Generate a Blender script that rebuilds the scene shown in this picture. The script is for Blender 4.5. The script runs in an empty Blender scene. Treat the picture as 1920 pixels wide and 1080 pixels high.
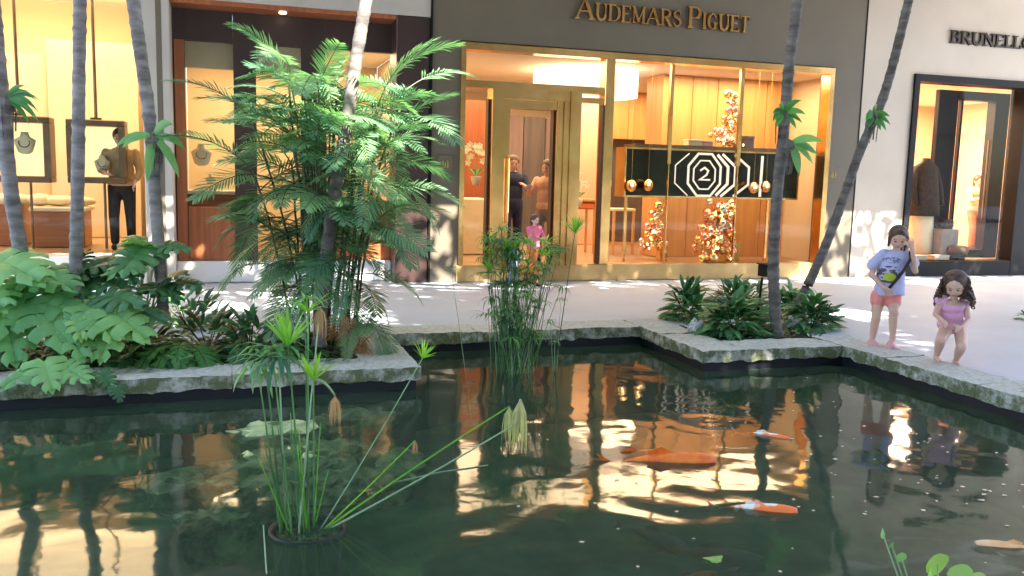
import bpy, math, random
import numpy as np
from mathutils import Vector, Matrix, noise

R = random.Random(7)
scene = bpy.context.scene
COL = scene.collection

# ------------------------------------------------------------------ camera
# world: x along the shop fronts, y = depth behind them, z up from the walkway
YAW = 0.30836
F = 1646.0
PITCH = math.atan(210 / F)
ROLL = 0.025
CAM = np.array([-2.755, -12.685, 1.6])


def _basis():
    fwd = np.array([0, math.cos(PITCH), -math.sin(PITCH)])
    r0 = np.array([1.0, 0, 0])
    u0 = np.cross(r0, fwd)
    r = math.cos(ROLL) * r0 + math.sin(ROLL) * u0
    u = np.cross(r, fwd)
    c, s = math.cos(YAW), math.sin(YAW)
    T = np.array([[c, s, 0], [-s, c, 0], [0, 0, 1]])
    return T @ r, T @ u, T @ fwd


CR, CU, CF = _basis()
cam_d = bpy.data.cameras.new('camera')
cam = bpy.data.objects.new('camera', cam_d)
COL.objects.link(cam)
cam_d.sensor_width = 36
cam_d.lens = F / 1920 * 36
cam_d.clip_start = 0.05
cam_d.clip_end = 500
cam.matrix_world = Matrix(((CR[0], CU[0], -CF[0], CAM[0]), (CR[1], CU[1], -CF[1], CAM[1]),
                           (CR[2], CU[2], -CF[2], CAM[2]), (0, 0, 0, 1)))
scene.camera = cam

# ------------------------------------------------------------------ sky and sun
SUN_ELEV = math.radians(49)
SUN_AZ = Vector((0.30, -0.95, 0)).normalized()          # horizontal direction towards the sun
w = bpy.data.worlds.new('World')
scene.world = w
w.use_nodes = True
nt = w.node_tree
nt.nodes.clear()
sky = nt.nodes.new('ShaderNodeTexSky')
sky.sky_type = 'NISHITA'
sky.sun_disc = False
sky.sun_elevation = SUN_ELEV
sky.sun_rotation = math.atan2(SUN_AZ.x, SUN_AZ.y)
sky.air_density = 1.0
sky.dust_density = 1.5
bg = nt.nodes.new('ShaderNodeBackground')
bg.inputs['Strength'].default_value = 0.15
wo = nt.nodes.new('ShaderNodeOutputWorld')
nt.links.new(sky.outputs[0], bg.inputs[0])
nt.links.new(bg.outputs[0], wo.inputs[0])
sd = bpy.data.lights.new('sun', 'SUN')
sd.energy = 5.0
sd.angle = math.radians(0.5)
sd.color = (1.0, 0.93, 0.82)
so = bpy.data.objects.new('sun', sd)
COL.objects.link(so)
sdir = Vector((SUN_AZ.x * math.cos(SUN_ELEV), SUN_AZ.y * math.cos(SUN_ELEV), math.sin(SUN_ELEV)))
so.rotation_euler = sdir.to_track_quat('Z', 'Y').to_euler()
so.location = (4, -20, 25)
scene.view_settings.view_transform = 'Standard'
scene.view_settings.look = 'None'
scene.view_settings.gamma = 1
scene.view_settings.use_curve_mapping = False
scene.view_settings.exposure = 3.0
cy = scene.cycles
cy.max_bounces = 7
cy.diffuse_bounces = 3
cy.glossy_bounces = 4
cy.transmission_bounces = 4
cy.transparent_max_bounces = 24
cy.caustics_reflective = False
cy.caustics_refractive = False
cy.sample_clamp_indirect = 4
cy.use_denoising = True


# ------------------------------------------------------------------ pixel helpers (photo 1920 x 1080)
def ray(x, y):
    d = CF * F + CR * (x - 960) - CU * (y - 540)
    return d / np.linalg.norm(d)


def pg(x, y, z=0.0):
    d = ray(x, y)
    p = CAM + d * ((z - CAM[2]) / d[2])
    return Vector(p)


def pf(x, y, d=0.0):
    v = ray(x, y)
    return Vector(CAM + v * ((d - CAM[1]) / v[1]))


def fx(x, d=0.0, y=300):
    return pf(x, y, d).x


def fz(x, y, d=0.0):
    return pf(x, y, d).z


# ------------------------------------------------------------------ materials
def nmat(name):
    m = bpy.data.materials.new(name)
    m.use_nodes = True
    t = m.node_tree
    b = t.nodes['Principled BSDF']
    return m, t, b


def coords(t, scale=(1, 1, 1)):
    g = t.nodes.new('ShaderNodeTexCoord')
    mp = t.nodes.new('ShaderNodeMapping')
    mp.inputs['Scale'].default_value = scale
    t.links.new(g.outputs['Object'], mp.inputs['Vector'])
    return mp.outputs['Vector']


def wcoords(t, scale=(1, 1, 1)):
    g = t.nodes.new('ShaderNodeNewGeometry')
    mp = t.nodes.new('ShaderNodeMapping')
    mp.inputs['Scale'].default_value = scale
    t.links.new(g.outputs['Position'], mp.inputs['Vector'])
    return mp.outputs['Vector']


def noise_n(t, vec, scale, detail=4, rough=0.55, dist=0):
    n = t.nodes.new('ShaderNodeTexNoise')
    n.inputs['Scale'].default_value = scale
    n.inputs['Detail'].default_value = detail
    n.inputs['Roughness'].default_value = rough
    n.inputs['Distortion'].default_value = dist
    t.links.new(vec, n.inputs['Vector'])
    return n.outputs['Fac']


def ramp(t, fac, stops):
    r = t.nodes.new('ShaderNodeValToRGB')
    els = r.color_ramp.elements
    while len(els) < len(stops):
        els.new(0.5)
    for e, (p, c) in zip(els, stops):
        e.position = p
        e.color = (*c, 1)
    t.links.new(fac, r.inputs['Fac'])
    return r.outputs['Color']


def bump(t, b, h, strength, dist=0.01):
    n = t.nodes.new('ShaderNodeBump')
    n.inputs['Strength'].default_value = strength
    n.inputs['Distance'].default_value = dist
    t.links.new(h, n.inputs['Height'])
    t.links.new(n.outputs[0], b.inputs['Normal'])


def mat(name, c1, c2=None, scale=6, rough=0.6, metal=0, bmp=0, bscale=None, stretch=(1, 1, 1), emit=0, spec=0.5, world=True):
    m, t, b = nmat(name)
    c2 = c2 or tuple(x * 0.82 for x in c1)
    vec = wcoords(t, stretch) if world else coords(t, stretch)
    n = noise_n(t, vec, scale)
    col = ramp(t, n, [(0.32, c2), (0.68, c1)])
    t.links.new(col, b.inputs['Base Color'])
    b.inputs['Roughness'].default_value = rough
    b.inputs['Metallic'].default_value = metal
    b.inputs['Specular IOR Level'].default_value = spec
    if bmp:
        bump(t, b, noise_n(t, vec, bscale or scale * 4, 5, 0.65), bmp)
    if emit:
        t.links.new(col, b.inputs['Emission Color'])
        b.inputs['Emission Strength'].default_value = emit
    return m


def leafmat(name, c1, c2, trans=0.35, rough=0.42, scale=3.0):
    m, t, b = nmat(name)
    info = t.nodes.new('ShaderNodeObjectInfo')
    n = noise_n(t, wcoords(t), scale, 3)
    add = t.nodes.new('ShaderNodeMath')
    add.operation = 'ADD'
    ml = t.nodes.new('ShaderNodeMath')
    ml.operation = 'MULTIPLY'
    ml.inputs[1].default_value = 0.45
    t.links.new(info.outputs['Random'], ml.inputs[0])
    t.links.new(n, add.inputs[0])
    t.links.new(ml.outputs[0], add.inputs[1])
    col = ramp(t, add.outputs[0], [(0.42, c2), (0.95, c1)])
    t.links.new(col, b.inputs['Base Color'])
    b.inputs['Roughness'].default_value = rough
    b.inputs['Specular IOR Level'].default_value = 0.45
    tr = t.nodes.new('ShaderNodeBsdfTranslucent')
    br = t.nodes.new('ShaderNodeMixRGB')
    br.blend_type = 'MULTIPLY'
    br.inputs['Fac'].default_value = 1
    br.inputs['Color2'].default_value = (1.35, 1.5, 0.75, 1)
    t.links.new(col, br.inputs['Color1'])
    t.links.new(br.outputs[0], tr.inputs['Color'])
    mx = t.nodes.new('ShaderNodeMixShader')
    mx.inputs[0].default_value = trans
    out = t.nodes['Material Output']
    t.links.new(b.outputs[0], mx.inputs[1])
    t.links.new(tr.outputs[0], mx.inputs[2])
    t.links.new(mx.outputs[0], out.inputs['Surface'])
    return m


def glassmat(name, tint=(0.97, 0.97, 0.95), ior=1.35):
    m, t, b = nmat(name)
    t.nodes.remove(b)
    fr = t.nodes.new('ShaderNodeFresnel')
    fr.inputs['IOR'].default_value = ior
    tp = t.nodes.new('ShaderNodeBsdfTransparent')
    tp.inputs[0].default_value = (*tint, 1)
    gl = t.nodes.new('ShaderNodeBsdfGlossy')
    gl.inputs['Roughness'].default_value = 0.02
    mx = t.nodes.new('ShaderNodeMixShader')
    t.links.new(fr.outputs[0], mx.inputs[0])
    t.links.new(tp.outputs[0], mx.inputs[1])
    t.links.new(gl.outputs[0], mx.inputs[2])
    t.links.new(mx.outputs[0], t.nodes['Material Output'].inputs['Surface'])
    return m


def emat(name, c, s):
    m, t, b = nmat(name)
    b.inputs['Base Color'].default_value = (*c, 1)
    b.inputs['Emission Color'].default_value = (*c, 1)
    b.inputs['Emission Strength'].default_value = s
    return m


def watermat():
    m, t, b = nmat('pond_water')
    t.nodes.remove(b)
    v = wcoords(t)
    n1 = noise_n(t, v, 1.5, 1, 0.45, 0.5)
    n2 = noise_n(t, v, 5.0, 2, 0.5, 0.3)
    # ring ripples spreading from the feeding fish
    g = t.nodes.new('ShaderNodeNewGeometry')
    heights = []
    for (px, py, k, amp) in ((1330, 790, 34, 0.004), (1230, 868, 20, 0.003), (1780, 800, 26, 0.002), (1420, 960, 24, 0.002)):
        c = pg(px, py, -0.18)
        vs = t.nodes.new('ShaderNodeVectorMath')
        vs.operation = 'DISTANCE'
        vs.inputs[1].default_value = c
        t.links.new(g.outputs['Position'], vs.inputs[0])
        mu = t.nodes.new('ShaderNodeMath')
        mu.operation = 'MULTIPLY'
        mu.inputs[1].default_value = k
        t.links.new(vs.outputs['Value'], mu.inputs[0])
        si = t.nodes.new('ShaderNodeMath')
        si.operation = 'SINE'
        t.links.new(mu.outputs[0], si.inputs[0])
        mr = t.nodes.new('ShaderNodeMapRange')
        mr.inputs['From Min'].default_value = 0.0
        mr.inputs['From Max'].default_value = 1.3
        mr.inputs['To Min'].default_value = amp
        mr.inputs['To Max'].default_value = 0.0
        t.links.new(vs.outputs['Value'], mr.inputs['Value'])
        m2 = t.nodes.new('ShaderNodeMath')
        m2.operation = 'MULTIPLY'
        t.links.new(si.outputs[0], m2.inputs[0])
        t.links.new(mr.outputs[0], m2.inputs[1])
        heights.append(m2.outputs[0])
    def scaled(s, k):
        q = t.nodes.new('ShaderNodeMath')
        q.operation = 'MULTIPLY'
        q.inputs[1].default_value = k
        t.links.new(s, q.inputs[0])
        return q.outputs[0]
    heights += [scaled(n1, 0.11), scaled(n2, 0.012)]
    acc = heights[0]
    for h in heights[1:]:
        a = t.nodes.new('ShaderNodeMath')
        a.operation = 'ADD'
        t.links.new(acc, a.inputs[0])
        t.links.new(h, a.inputs[1])
        acc = a.outputs[0]
    bp = t.nodes.new('ShaderNodeBump')
    bp.inputs['Strength'].default_value = 1.0
    bp.inputs['Distance'].default_value = 0.10
    t.links.new(acc, bp.inputs['Height'])
    fr = t.nodes.new('ShaderNodeFresnel')
    fr.inputs['IOR'].default_value = 1.45
    t.links.new(bp.outputs[0], fr.inputs['Normal'])
    tp = t.nodes.new('ShaderNodeBsdfTransparent')
    tp.inputs[0].default_value = (0.88, 0.97, 0.92, 1)
    gl = t.nodes.new('ShaderNodeBsdfGlossy')
    gl.inputs['Roughness'].default_value = 0.05
    t.links.new(bp.outputs[0], gl.inputs['Normal'])
    mx = t.nodes.new('ShaderNodeMixShader')
    t.links.new(fr.outputs[0], mx.inputs[0])
    df = t.nodes.new('ShaderNodeBsdfDiffuse')
    df.inputs['Color'].default_value = (0.085, 0.145, 0.090, 1)
    mk = t.nodes.new('ShaderNodeMixShader')
    mk.inputs[0].default_value = 0.32
    t.links.new(tp.outputs[0], mk.inputs[1])
    t.links.new(df.outputs[0], mk.inputs[2])
    t.links.new(mk.outputs[0], mx.inputs[1])
    t.links.new(gl.outputs[0], mx.inputs[2])
    t.links.new(mx.outputs[0], t.nodes['Material Output'].inputs['Surface'])
    va = t.nodes.new('ShaderNodeVolumeAbsorption')
    va.inputs['Color'].default_value = (0.25, 0.62, 0.42, 1)
    va.inputs['Density'].default_value = 0.45
    t.links.new(va.outputs[0], t.nodes['Material Output'].inputs['Volume'])
    return m


M = dict(
    pave=mat('walkway_paving', (0.49, 0.53, 0.60), (0.44, 0.475, 0.54), 1.3, 0.55, bmp=0.12, bscale=60),
    coping=mat('rough_coral_stone', (0.60, 0.60, 0.57), (0.40, 0.41, 0.34), 24, 0.85, bmp=1.0, bscale=55),
    pondwall=mat('dark_pond_lining', (0.010, 0.012, 0.022), (0.005, 0.006, 0.010), 3, 0.5, bmp=0.2),
    pondfloor=mat('algae_pond_floor', (0.15, 0.21, 0.12), (0.03, 0.06, 0.04), 1.5, 0.9, bmp=0.4),
    soil=mat('bark_soil', (0.055, 0.028, 0.018), (0.02, 0.012, 0.008), 14, 0.95, bmp=1.0, bscale=50),
    palerock=mat('pale_mossy_rock', (0.50, 0.55, 0.28), (0.16, 0.24, 0.08), 6, 0.9, bmp=1.0, bscale=26, world=False),
    rock=mat('mossy_rock', (0.78, 0.80, 0.38), (0.12, 0.18, 0.06), 7, 0.9, bmp=0.9, bscale=22, world=False),
    paleblock=mat('pale_rock', (0.72, 0.72, 0.72), (0.45, 0.46, 0.48), 7, 0.8, bmp=0.5, world=False),
    taupe=mat('taupe_render', (0.150, 0.122, 0.084), (0.128, 0.104, 0.072), 0.8, 0.6, bmp=0.05),
    cream=mat('cream_stone', (0.58, 0.49, 0.395), (0.50, 0.425, 0.34), 0.9, 0.6, bmp=0.08),
    greige=mat('greige_stone', (0.52, 0.47, 0.42), (0.44, 0.40, 0.36), 1.4, 0.6, bmp=0.06),
    white=mat('white_stone', (0.80, 0.77, 0.75), (0.72, 0.69, 0.67), 2, 0.5),
    darkwood=mat('dark_brown_timber', (0.050, 0.026, 0.022), (0.034, 0.017, 0.015), 2.5, 0.4, stretch=(1, 1, 0.15)),
    redwood=mat('red_brown_timber', (0.40, 0.13, 0.05), (0.28, 0.08, 0.03), 3, 0.35, stretch=(5, 5, 0.3)),
    orangewood=mat('orange_timber_panel', (0.74, 0.39, 0.14), (0.62, 0.30, 0.10), 2.2, 0.4, stretch=(6, 6, 0.25)),
    midwood=mat('mid_timber', (0.42, 0.17, 0.06), (0.30, 0.11, 0.04), 2.2, 0.4, stretch=(0.3, 3, 9)),
    brass=mat('polished_brass', (0.88, 0.55, 0.22), (0.64, 0.36, 0.12), 2.5, 0.22, 1, bmp=0.05, bscale=9),
    satin=mat('satin_brass', (0.62, 0.42, 0.19), (0.46, 0.30, 0.12), 2.5, 0.38, 0.6, bmp=0.05, bscale=9),
    bronze=mat('dull_bronze_frame', (0.20, 0.14, 0.085), (0.13, 0.09, 0.055), 4, 0.4, 0.6),
    gold=mat('shiny_gold', (0.95, 0.70, 0.36), (0.80, 0.5, 0.2), 6, 0.14, 1),
    rosegold=mat('rose_gold_foil', (0.95, 0.55, 0.42), (0.8, 0.35, 0.28), 6, 0.2, 1),
    silver=mat('pale_silver_foil', (0.9, 0.85, 0.78), (0.7, 0.62, 0.5), 6, 0.16, 1),
    creamwall=mat('cream_plaster', (0.76, 0.62, 0.42), (0.70, 0.57, 0.38), 1, 0.8),
    peachwall=mat('peach_plaster', (0.78, 0.52, 0.36), (0.72, 0.47, 0.32), 1, 0.8),
    ceil=mat('white_ceiling', (0.82, 0.76, 0.68), (0.78, 0.72, 0.64), 1, 0.8),
    greywall=mat('grey_brown_panel', (0.15, 0.13, 0.125), (0.10, 0.085, 0.085), 2, 0.5, stretch=(4, 4, 0.3)),
    mauve=mat('mauve_fabric_panel', (0.27, 0.20, 0.19), (0.20, 0.15, 0.15), 2, 0.7, stretch=(4, 4, 0.3)),
    floor_tan=mat('tan_floor', (0.46, 0.30, 0.19), (0.38, 0.24, 0.15), 2, 0.3),
    black=mat('black_metal', (0.010, 0.009, 0.010), (0.006, 0.006, 0.007), 4, 0.6, spec=.2),
    blackglass=mat('black_glass', (0.03, 0.022, 0.018), (0.018, 0.014, 0.012), 1.5, 0.15),
    letterdark=mat('dark_bronze_letter', (0.035, 0.022, 0.016), (0.02, 0.014, 0.01), 5, 0.4, 0.5),
    glass=glassmat('shop_glass', ior=1.22),
    trunk=mat('grey_palm_bark', (0.34, 0.31, 0.31), (0.11, 0.10, 0.10), 5, 0.85, bmp=0.8, bscale=24, stretch=(1, 1, 3)),
    trunkdark=mat('dark_ringed_bark', (0.22, 0.195, 0.18), (0.07, 0.062, 0.058), 5, 0.85, bmp=0.8, bscale=24, stretch=(1, 1, 3)),
    canem=mat('palm_cane', (0.10, 0.13, 0.04), (0.03, 0.035, 0.018), 9, 0.6, stretch=(1, 1, 2)),
    bamb=leafmat('bamboo_palm_leaf', (0.19, 0.36, 0.17), (0.045, 0.15, 0.09), 0.30),
    dryfrond=leafmat('dry_brown_leaf', (0.55, 0.33, 0.17), (0.38, 0.20, 0.11), 0.3),
    monst=leafmat('monstera_leaf', (0.25, 0.50, 0.17), (0.10, 0.30, 0.11), 0.28, 0.5),
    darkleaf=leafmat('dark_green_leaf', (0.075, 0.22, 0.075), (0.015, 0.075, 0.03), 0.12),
    shrub=leafmat('glossy_shrub_leaf', (0.11, 0.32, 0.10), (0.03, 0.12, 0.05), 0.2, 0.38),
    fern=leafmat('fern_leaf', (0.12, 0.36, 0.10), (0.05, 0.2, 0.05), 0.35),
    papy=leafmat('papyrus_leaf', (0.20, 0.42, 0.14), (0.045, 0.15, 0.075), 0.35),
    papyb=leafmat('bright_papyrus_leaf', (0.34, 0.60, 0.08), (0.20, 0.45, 0.08), 0.45),
    papyd=leafmat('wilted_papyrus_leaf', (0.62, 0.58, 0.30), (0.38, 0.40, 0.14), 0.3),
    palestem=leafmat('pale_papyrus_stem', (0.38, 0.52, 0.34), (0.20, 0.36, 0.16), 0.1),
    limeleaf=leafmat('lime_leaf', (0.42, 0.62, 0.20), (0.25, 0.48, 0.15), 0.4),
    canopy=leafmat('canopy_leaf', (0.08, 0.16, 0.05), (0.03, 0.08, 0.025), 0.3),
    skin=mat('warm_skin', (0.72, 0.46, 0.36), (0.66, 0.40, 0.31), 8, 0.55),
    hair=mat('dark_brown_hair', (0.13, 0.066, 0.046), (0.05, 0.025, 0.018), 30, 0.5, stretch=(1, 1, 0.3), bmp=0.6, world=False),
    coral=mat('coral_cotton', (0.85, 0.30, 0.27), (0.78, 0.24, 0.22), 9, 0.8),
    pink=mat('pink_lycra', (0.84, 0.45, 0.68), (0.74, 0.36, 0.58), 9, 0.6),
    shoe=mat('pink_rubber', (0.78, 0.42, 0.42), (0.68, 0.34, 0.34), 9, 0.6),
    peachshirt=mat('peach_blouse', (0.72, 0.42, 0.30), (0.62, 0.34, 0.24), 9, 0.8),
    tanshirt=mat('tan_jacket', (0.52, 0.36, 0.20), (0.44, 0.29, 0.15), 9, 0.8),
    navy=mat('navy_cloth', (0.03, 0.04, 0.10), (0.018, 0.025, 0.06), 9, 0.8),
    blackcloth=mat('black_cloth', (0.02, 0.02, 0.022), (0.012, 0.012, 0.013), 9, 0.85),
    charcoal=mat('charcoal_wool', (0.055, 0.042, 0.035), (0.03, 0.023, 0.02), 14, 0.9, bmp=0.5),
    greycloth=mat('grey_cloth', (0.32, 0.28, 0.25), (0.25, 0.22, 0.2), 9, 0.85),
    brown=mat('brown_cloth', (0.33, 0.16, 0.09), (0.25, 0.12, 0.07), 9, 0.85),
    orangecloth=mat('orange_leather', (0.85, 0.22, 0.05), (0.7, 0.17, 0.04), 9, 0.6),
    hotpink=mat('bright_pink_cotton', (0.85, 0.22, 0.34), (0.72, 0.15, 0.28), 9, 0.8),
    bluecloth=mat('soft_blue_cotton', (0.22, 0.26, 0.55), (0.16, 0.2, 0.45), 9, 0.8),
    petal=mat('white_petal', (0.85, 0.85, 0.72), (0.75, 0.75, 0.5), 9, 0.6),
    purplepet=mat('mauve_petal', (0.62, 0.45, 0.55), (0.5, 0.3, 0.42), 9, 0.6),
    koi_orange=mat('orange_koi_scales', (0.95, 0.26, 0.03), (0.80, 0.13, 0.015), 16, 0.5, world=False),
    koi_pale=mat('pale_koi_scales', (0.80, 0.62, 0.42), (0.80, 0.40, 0.15), 7, 0.5, world=False),
    koi_dark=mat('dusky_koi_scales', (0.14, 0.13, 0.11), (0.06, 0.06, 0.05), 7, 0.5, world=False),
    potm=mat('black_plastic_pot', (0.006, 0.009, 0.010), (0.004, 0.006, 0.007), 6, 0.5),
    pebble=mat('pond_pebble', (0.42, 0.38, 0.18), (0.20, 0.21, 0.09), 30, 0.7, world=False),
    flake=mat('pale_flake', (0.85, 0.74, 0.60), (0.7, 0.52, 0.36), 3, 0.6),
    velvet=mat('cream_velvet', (0.82, 0.72, 0.50), (0.75, 0.64, 0.42), 5, 0.7),
    lamp=emat('lit_drum_shade', (1.0, 0.82, 0.62), 0.22),
    caseglow=emat('lit_case_lining', (1.0, 0.72, 0.36), 0.17),
    downlight=emat('lit_downlight', (1.0, 0.70, 0.50), 1.5),
    logoline=emat('lit_logo_line', (1.0, 0.82, 0.66), 0.11),
    bulb=emat('string_light', (1.0, 0.72, 0.30), 2.2),
    eye=mat('eye', (0.02, 0.012, 0.01), (0.015, 0.01, 0.01), 9, 0.3),
    lip=mat('lip', (0.42, 0.14, 0.12), (0.38, 0.12, 0.1), 9, 0.5),
)


def koimat():
    m, t, b = nmat('patched_koi_scales')
    n = noise_n(t, coords(t), 7, 2)
    c = ramp(t, n, [(0.44, (0.85, 0.80, 0.74)), (0.48, (0.92, 0.20, 0.04))])
    t.links.new(c, b.inputs['Base Color'])
    b.inputs['Roughness'].default_value = 0.45
    return m


def shirtmat():
    """pale lilac tee with a faded dark word-like smear and a yellow-green print"""
    m, t, b = nmat('printed_lilac_tee')
    g = t.nodes.new('ShaderNodeTexCoord')
    sep = t.nodes.new('ShaderNodeSeparateXYZ')
    t.links.new(g.outputs['Object'], sep.inputs[0])

    def mathn(op, a, bb, cc=None):
        q = t.nodes.new('ShaderNodeMath')
        q.operation = op
        for i, v in enumerate((a, bb, cc)):
            if v is None:
                continue
            if isinstance(v, (int, float)):
                q.inputs[i].default_value = v
            else:
                t.links.new(v, q.inputs[i])
        return q.outputs[0]

    def ell(cx, cz, rx, rz):
        a = mathn('DIVIDE', mathn('SUBTRACT', sep.outputs[0], cx), rx)
        c = mathn('DIVIDE', mathn('SUBTRACT', sep.outputs[2], cz), rz)
        return mathn('ADD', mathn('MULTIPLY', a, a), mathn('MULTIPLY', c, c))
    front = mathn('LESS_THAN', sep.outputs[1], 0.0)
    n = noise_n(t, coords(t, (1, 1, 0.7)), 55, 2)
    word = mathn('MULTIPLY', mathn('MULTIPLY', mathn('LESS_THAN', ell(0.012, 0.855, 0.085, 0.030), 1), mathn('GREATER_THAN', n, 0.47)), front)
    dark = mathn('MULTIPLY', mathn('MULTIPLY', mathn('LESS_THAN', ell(-0.01, 0.715, 0.12, 0.085), 1), mathn('GREATER_THAN', noise_n(t, coords(t, (1, 1, 2)), 17, 2), 0.49)), front)
    yel = mathn('MULTIPLY', mathn('LESS_THAN', ell(-0.005, 0.69, 0.058, 0.040), 1), front)

    def mix(f, a, bb):
        q = t.nodes.new('ShaderNodeMixRGB')
        t.links.new(f, q.inputs[0])
        for i, v in ((1, a), (2, bb)):
            if isinstance(v, tuple):
                q.inputs[i].default_value = (*v, 1)
            else:
                t.links.new(v, q.inputs[i])
        return q.outputs[0]
    c = mix(word, (0.52, 0.52, 0.80), (0.19, 0.20, 0.34))
    c = mix(dark, c, (0.12, 0.09, 0.10))
    c = mix(yel, c, (0.50, 0.58, 0.06))
    t.links.new(c, b.inputs['Base Color'])
    b.inputs['Roughness'].default_value = 0.85
    return m


M['koi_patch'] = koimat()
M['tee'] = shirtmat()


def mossy_sides(m):
    """damp moss grows on the upright faces of the coping stones"""
    t = m.node_tree
    b = t.nodes['Principled BSDF']
    src = b.inputs['Base Color'].links[0].from_socket
    g = t.nodes.new('ShaderNodeNewGeometry')
    sp = t.nodes.new('ShaderNodeSeparateXYZ')
    t.links.new(g.outputs['True Normal'], sp.inputs[0])
    ab = t.nodes.new('ShaderNodeMapRange')
    ab.inputs['From Min'].default_value = 0.9
    ab.inputs['From Max'].default_value = 0.3
    t.links.new(sp.outputs['Z'], ab.inputs['Value'])
    n = noise_n(t, wcoords(t), 7, 5, .7)
    mr = t.nodes.new('ShaderNodeMapRange')
    mr.inputs['From Min'].default_value = 0.38
    mr.inputs['From Max'].default_value = 0.55
    t.links.new(n, mr.inputs['Value'])
    mu = t.nodes.new('ShaderNodeMath')
    mu.operation = 'MULTIPLY'
    t.links.new(ab.outputs[0], mu.inputs[0])
    t.links.new(mr.outputs[0], mu.inputs[1])
    mx = t.nodes.new('ShaderNodeMixRGB')
    mx.inputs['Color2'].default_value = (0.13, 0.155, 0.075, 1)
    t.links.new(mu.outputs[0], mx.inputs['Fac'])
    t.links.new(src, mx.inputs['Color1'])
    t.links.new(mx.outputs[0], b.inputs['Base Color'])


mossy_sides(M['coping'])
M['water'] = watermat()


# ------------------------------------------------------------------ mesh builder
class MB:
    def __init__(self):
        self.v, self.f, self.m = [], [], []

    def add(self, vs, fs, mi=0):
        o = len(self.v)
        self.v += [tuple(p) for p in vs]
        self.f += [tuple(i + o for i in f) for f in fs]
        self.m += [mi] * len(fs)

    def box(self, x0, x1, y0, y1, z0, z1, mi=0, bev=0.0):
        x0, x1 = sorted((x0, x1)); y0, y1 = sorted((y0, y1)); z0, z1 = sorted((z0, z1))
        if bev <= 0:
            vs = [(x, y, z) for z in (z0, z1) for y in (y0, y1) for x in (x0, x1)]
            self.add(vs, [(0, 2, 3, 1), (4, 5, 7, 6), (0, 1, 5, 4), (2, 6, 7, 3), (0, 4, 6, 2), (1, 3, 7, 5)], mi)
            return self
        b = min(bev, (x1 - x0) / 3, (y1 - y0) / 3, (z1 - z0) / 3)
        rings = []
        for z, i in ((z0, b), (z0 + b, 0), (z1 - b, 0), (z1, b)):
            rings.append([(x0 + i + b * (i == 0), y0 + i, z), (x1 - i - b * (i == 0), y0 + i, z), (x1 - i, y0 + i + b * (i == 0), z), (x1 - i, y1 - i - b * (i == 0), z),
                          (x1 - i - b * (i == 0), y1 - i, z), (x0 + i + b * (i == 0), y1 - i, z), (x0 + i, y1 - i - b * (i == 0), z), (x0 + i, y0 + i + b * (i == 0), z)])
        self.rings(rings, mi)
        return self

    def rings(self, rings, mi=0, cap=True):
        n = len(rings[0])
        vs = [p for r in rings for p in r]
        fs = []
        for k in range(len(rings) - 1):
            for i in range(n):
                j = (i + 1) % n
                fs.append((k * n + i, k * n + j, (k + 1) * n + j, (k + 1) * n + i))
        if cap:
            fs.append(tuple(range(n - 1, -1, -1)))
            fs.append(tuple((len(rings) - 1) * n + i for i in range(n)))
        self.add(vs, fs, mi)
        return self

    def tube(self, pts, rad, n=8, mi=0, cap=True):
        pts = [Vector(p) for p in pts]
        if not hasattr(rad, '__len__'):
            rad = [rad] * len(pts)
        rings = []
        for i, p in enumerate(pts):
            d = (pts[min(i + 1, len(pts) - 1)] - pts[max(i - 1, 0)]).normalized()
            a = Vector((0, 0, 1)) if abs(d.z) < 0.9 else Vector((1, 0, 0))
            s = d.cross(a).normalized()
            t = d.cross(s)
            rings.append([p + (s * math.cos(k * 2 * math.pi / n) + t * math.sin(k * 2 * math.pi / n)) * rad[i] for k in range(n)])
        self.rings(rings, mi, cap)
        return self

    def lathe(self, c, prof, n=20, mi=0, cap=True):
        c = Vector(c)
        self.rings([[c + Vector((r * math.cos(k * 2 * math.pi / n), r * math.sin(k * 2 * math.pi / n), z)) for k in range(n)] for r, z in prof], mi, cap)
        return self

    def ell(self, c, rx, ry, rz, n=12, mi=0, rot=None):
        c = Vector(c)
        m = n // 2
        rings = []
        for i in range(m + 1):
            th = math.pi * (i + 0.02 * (i == 0) - 0.02 * (i == m)) / m
            rg = []
            for k in range(n):
                p = Vector((rx * math.sin(th) * math.cos(2 * math.pi * k / n), ry * math.sin(th) * math.sin(2 * math.pi * k / n), -rz * math.cos(th)))
                if rot:
                    p = rot @ p
                rg.append(c + p)
            rings.append(rg)
        self.rings(rings, mi)
        return self

    def cap_(self, a, b, ra, rb, n=10, mi=0):
        """tapered capsule"""
        a, b = Vector(a), Vector(b)
        d = b - a
        L = d.length
        if L < 1e-5:
            return self.ell(a, ra, ra, ra, n, mi)
        d /= L
        pts, rr = [], []
        for k in (0.12, 0.5, 0.87):
            pts.append(a - d * ra * math.sqrt(1 - k * k)); rr.append(ra * k)
        pts.append(a); rr.append(ra)
        pts.append(b); rr.append(rb)
        for k in (0.87, 0.5, 0.12):
            pts.append(b + d * rb * math.sqrt(1 - k * k)); rr.append(rb * k)
        self.tube(pts, rr, n, mi)
        return self

    def quad(self, a, b, c, d, mi=0):
        self.add([a, b, c, d], [(0, 1, 2, 3)], mi)
        return self

    def mesh(self, name, mats, smooth=False):
        me = bpy.data.meshes.new(name)
        me.from_pydata(self.v, [], self.f)
        for m in (mats if isinstance(mats, (list, tuple)) else [mats]):
            me.materials.append(m)
        if any(self.m):
            me.polygons.foreach_set('material_index', self.m)
        if smooth:
            me.polygons.foreach_set('use_smooth', [True] * len(me.polygons))
        me.update()
        return me


def link(name, me, parent=None, loc=(0, 0, 0)):
    o = bpy.data.objects.new(name, me)
    COL.objects.link(o)
    o.location = loc
    if parent:
        o.parent = parent
    return o


BASE = {}


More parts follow.
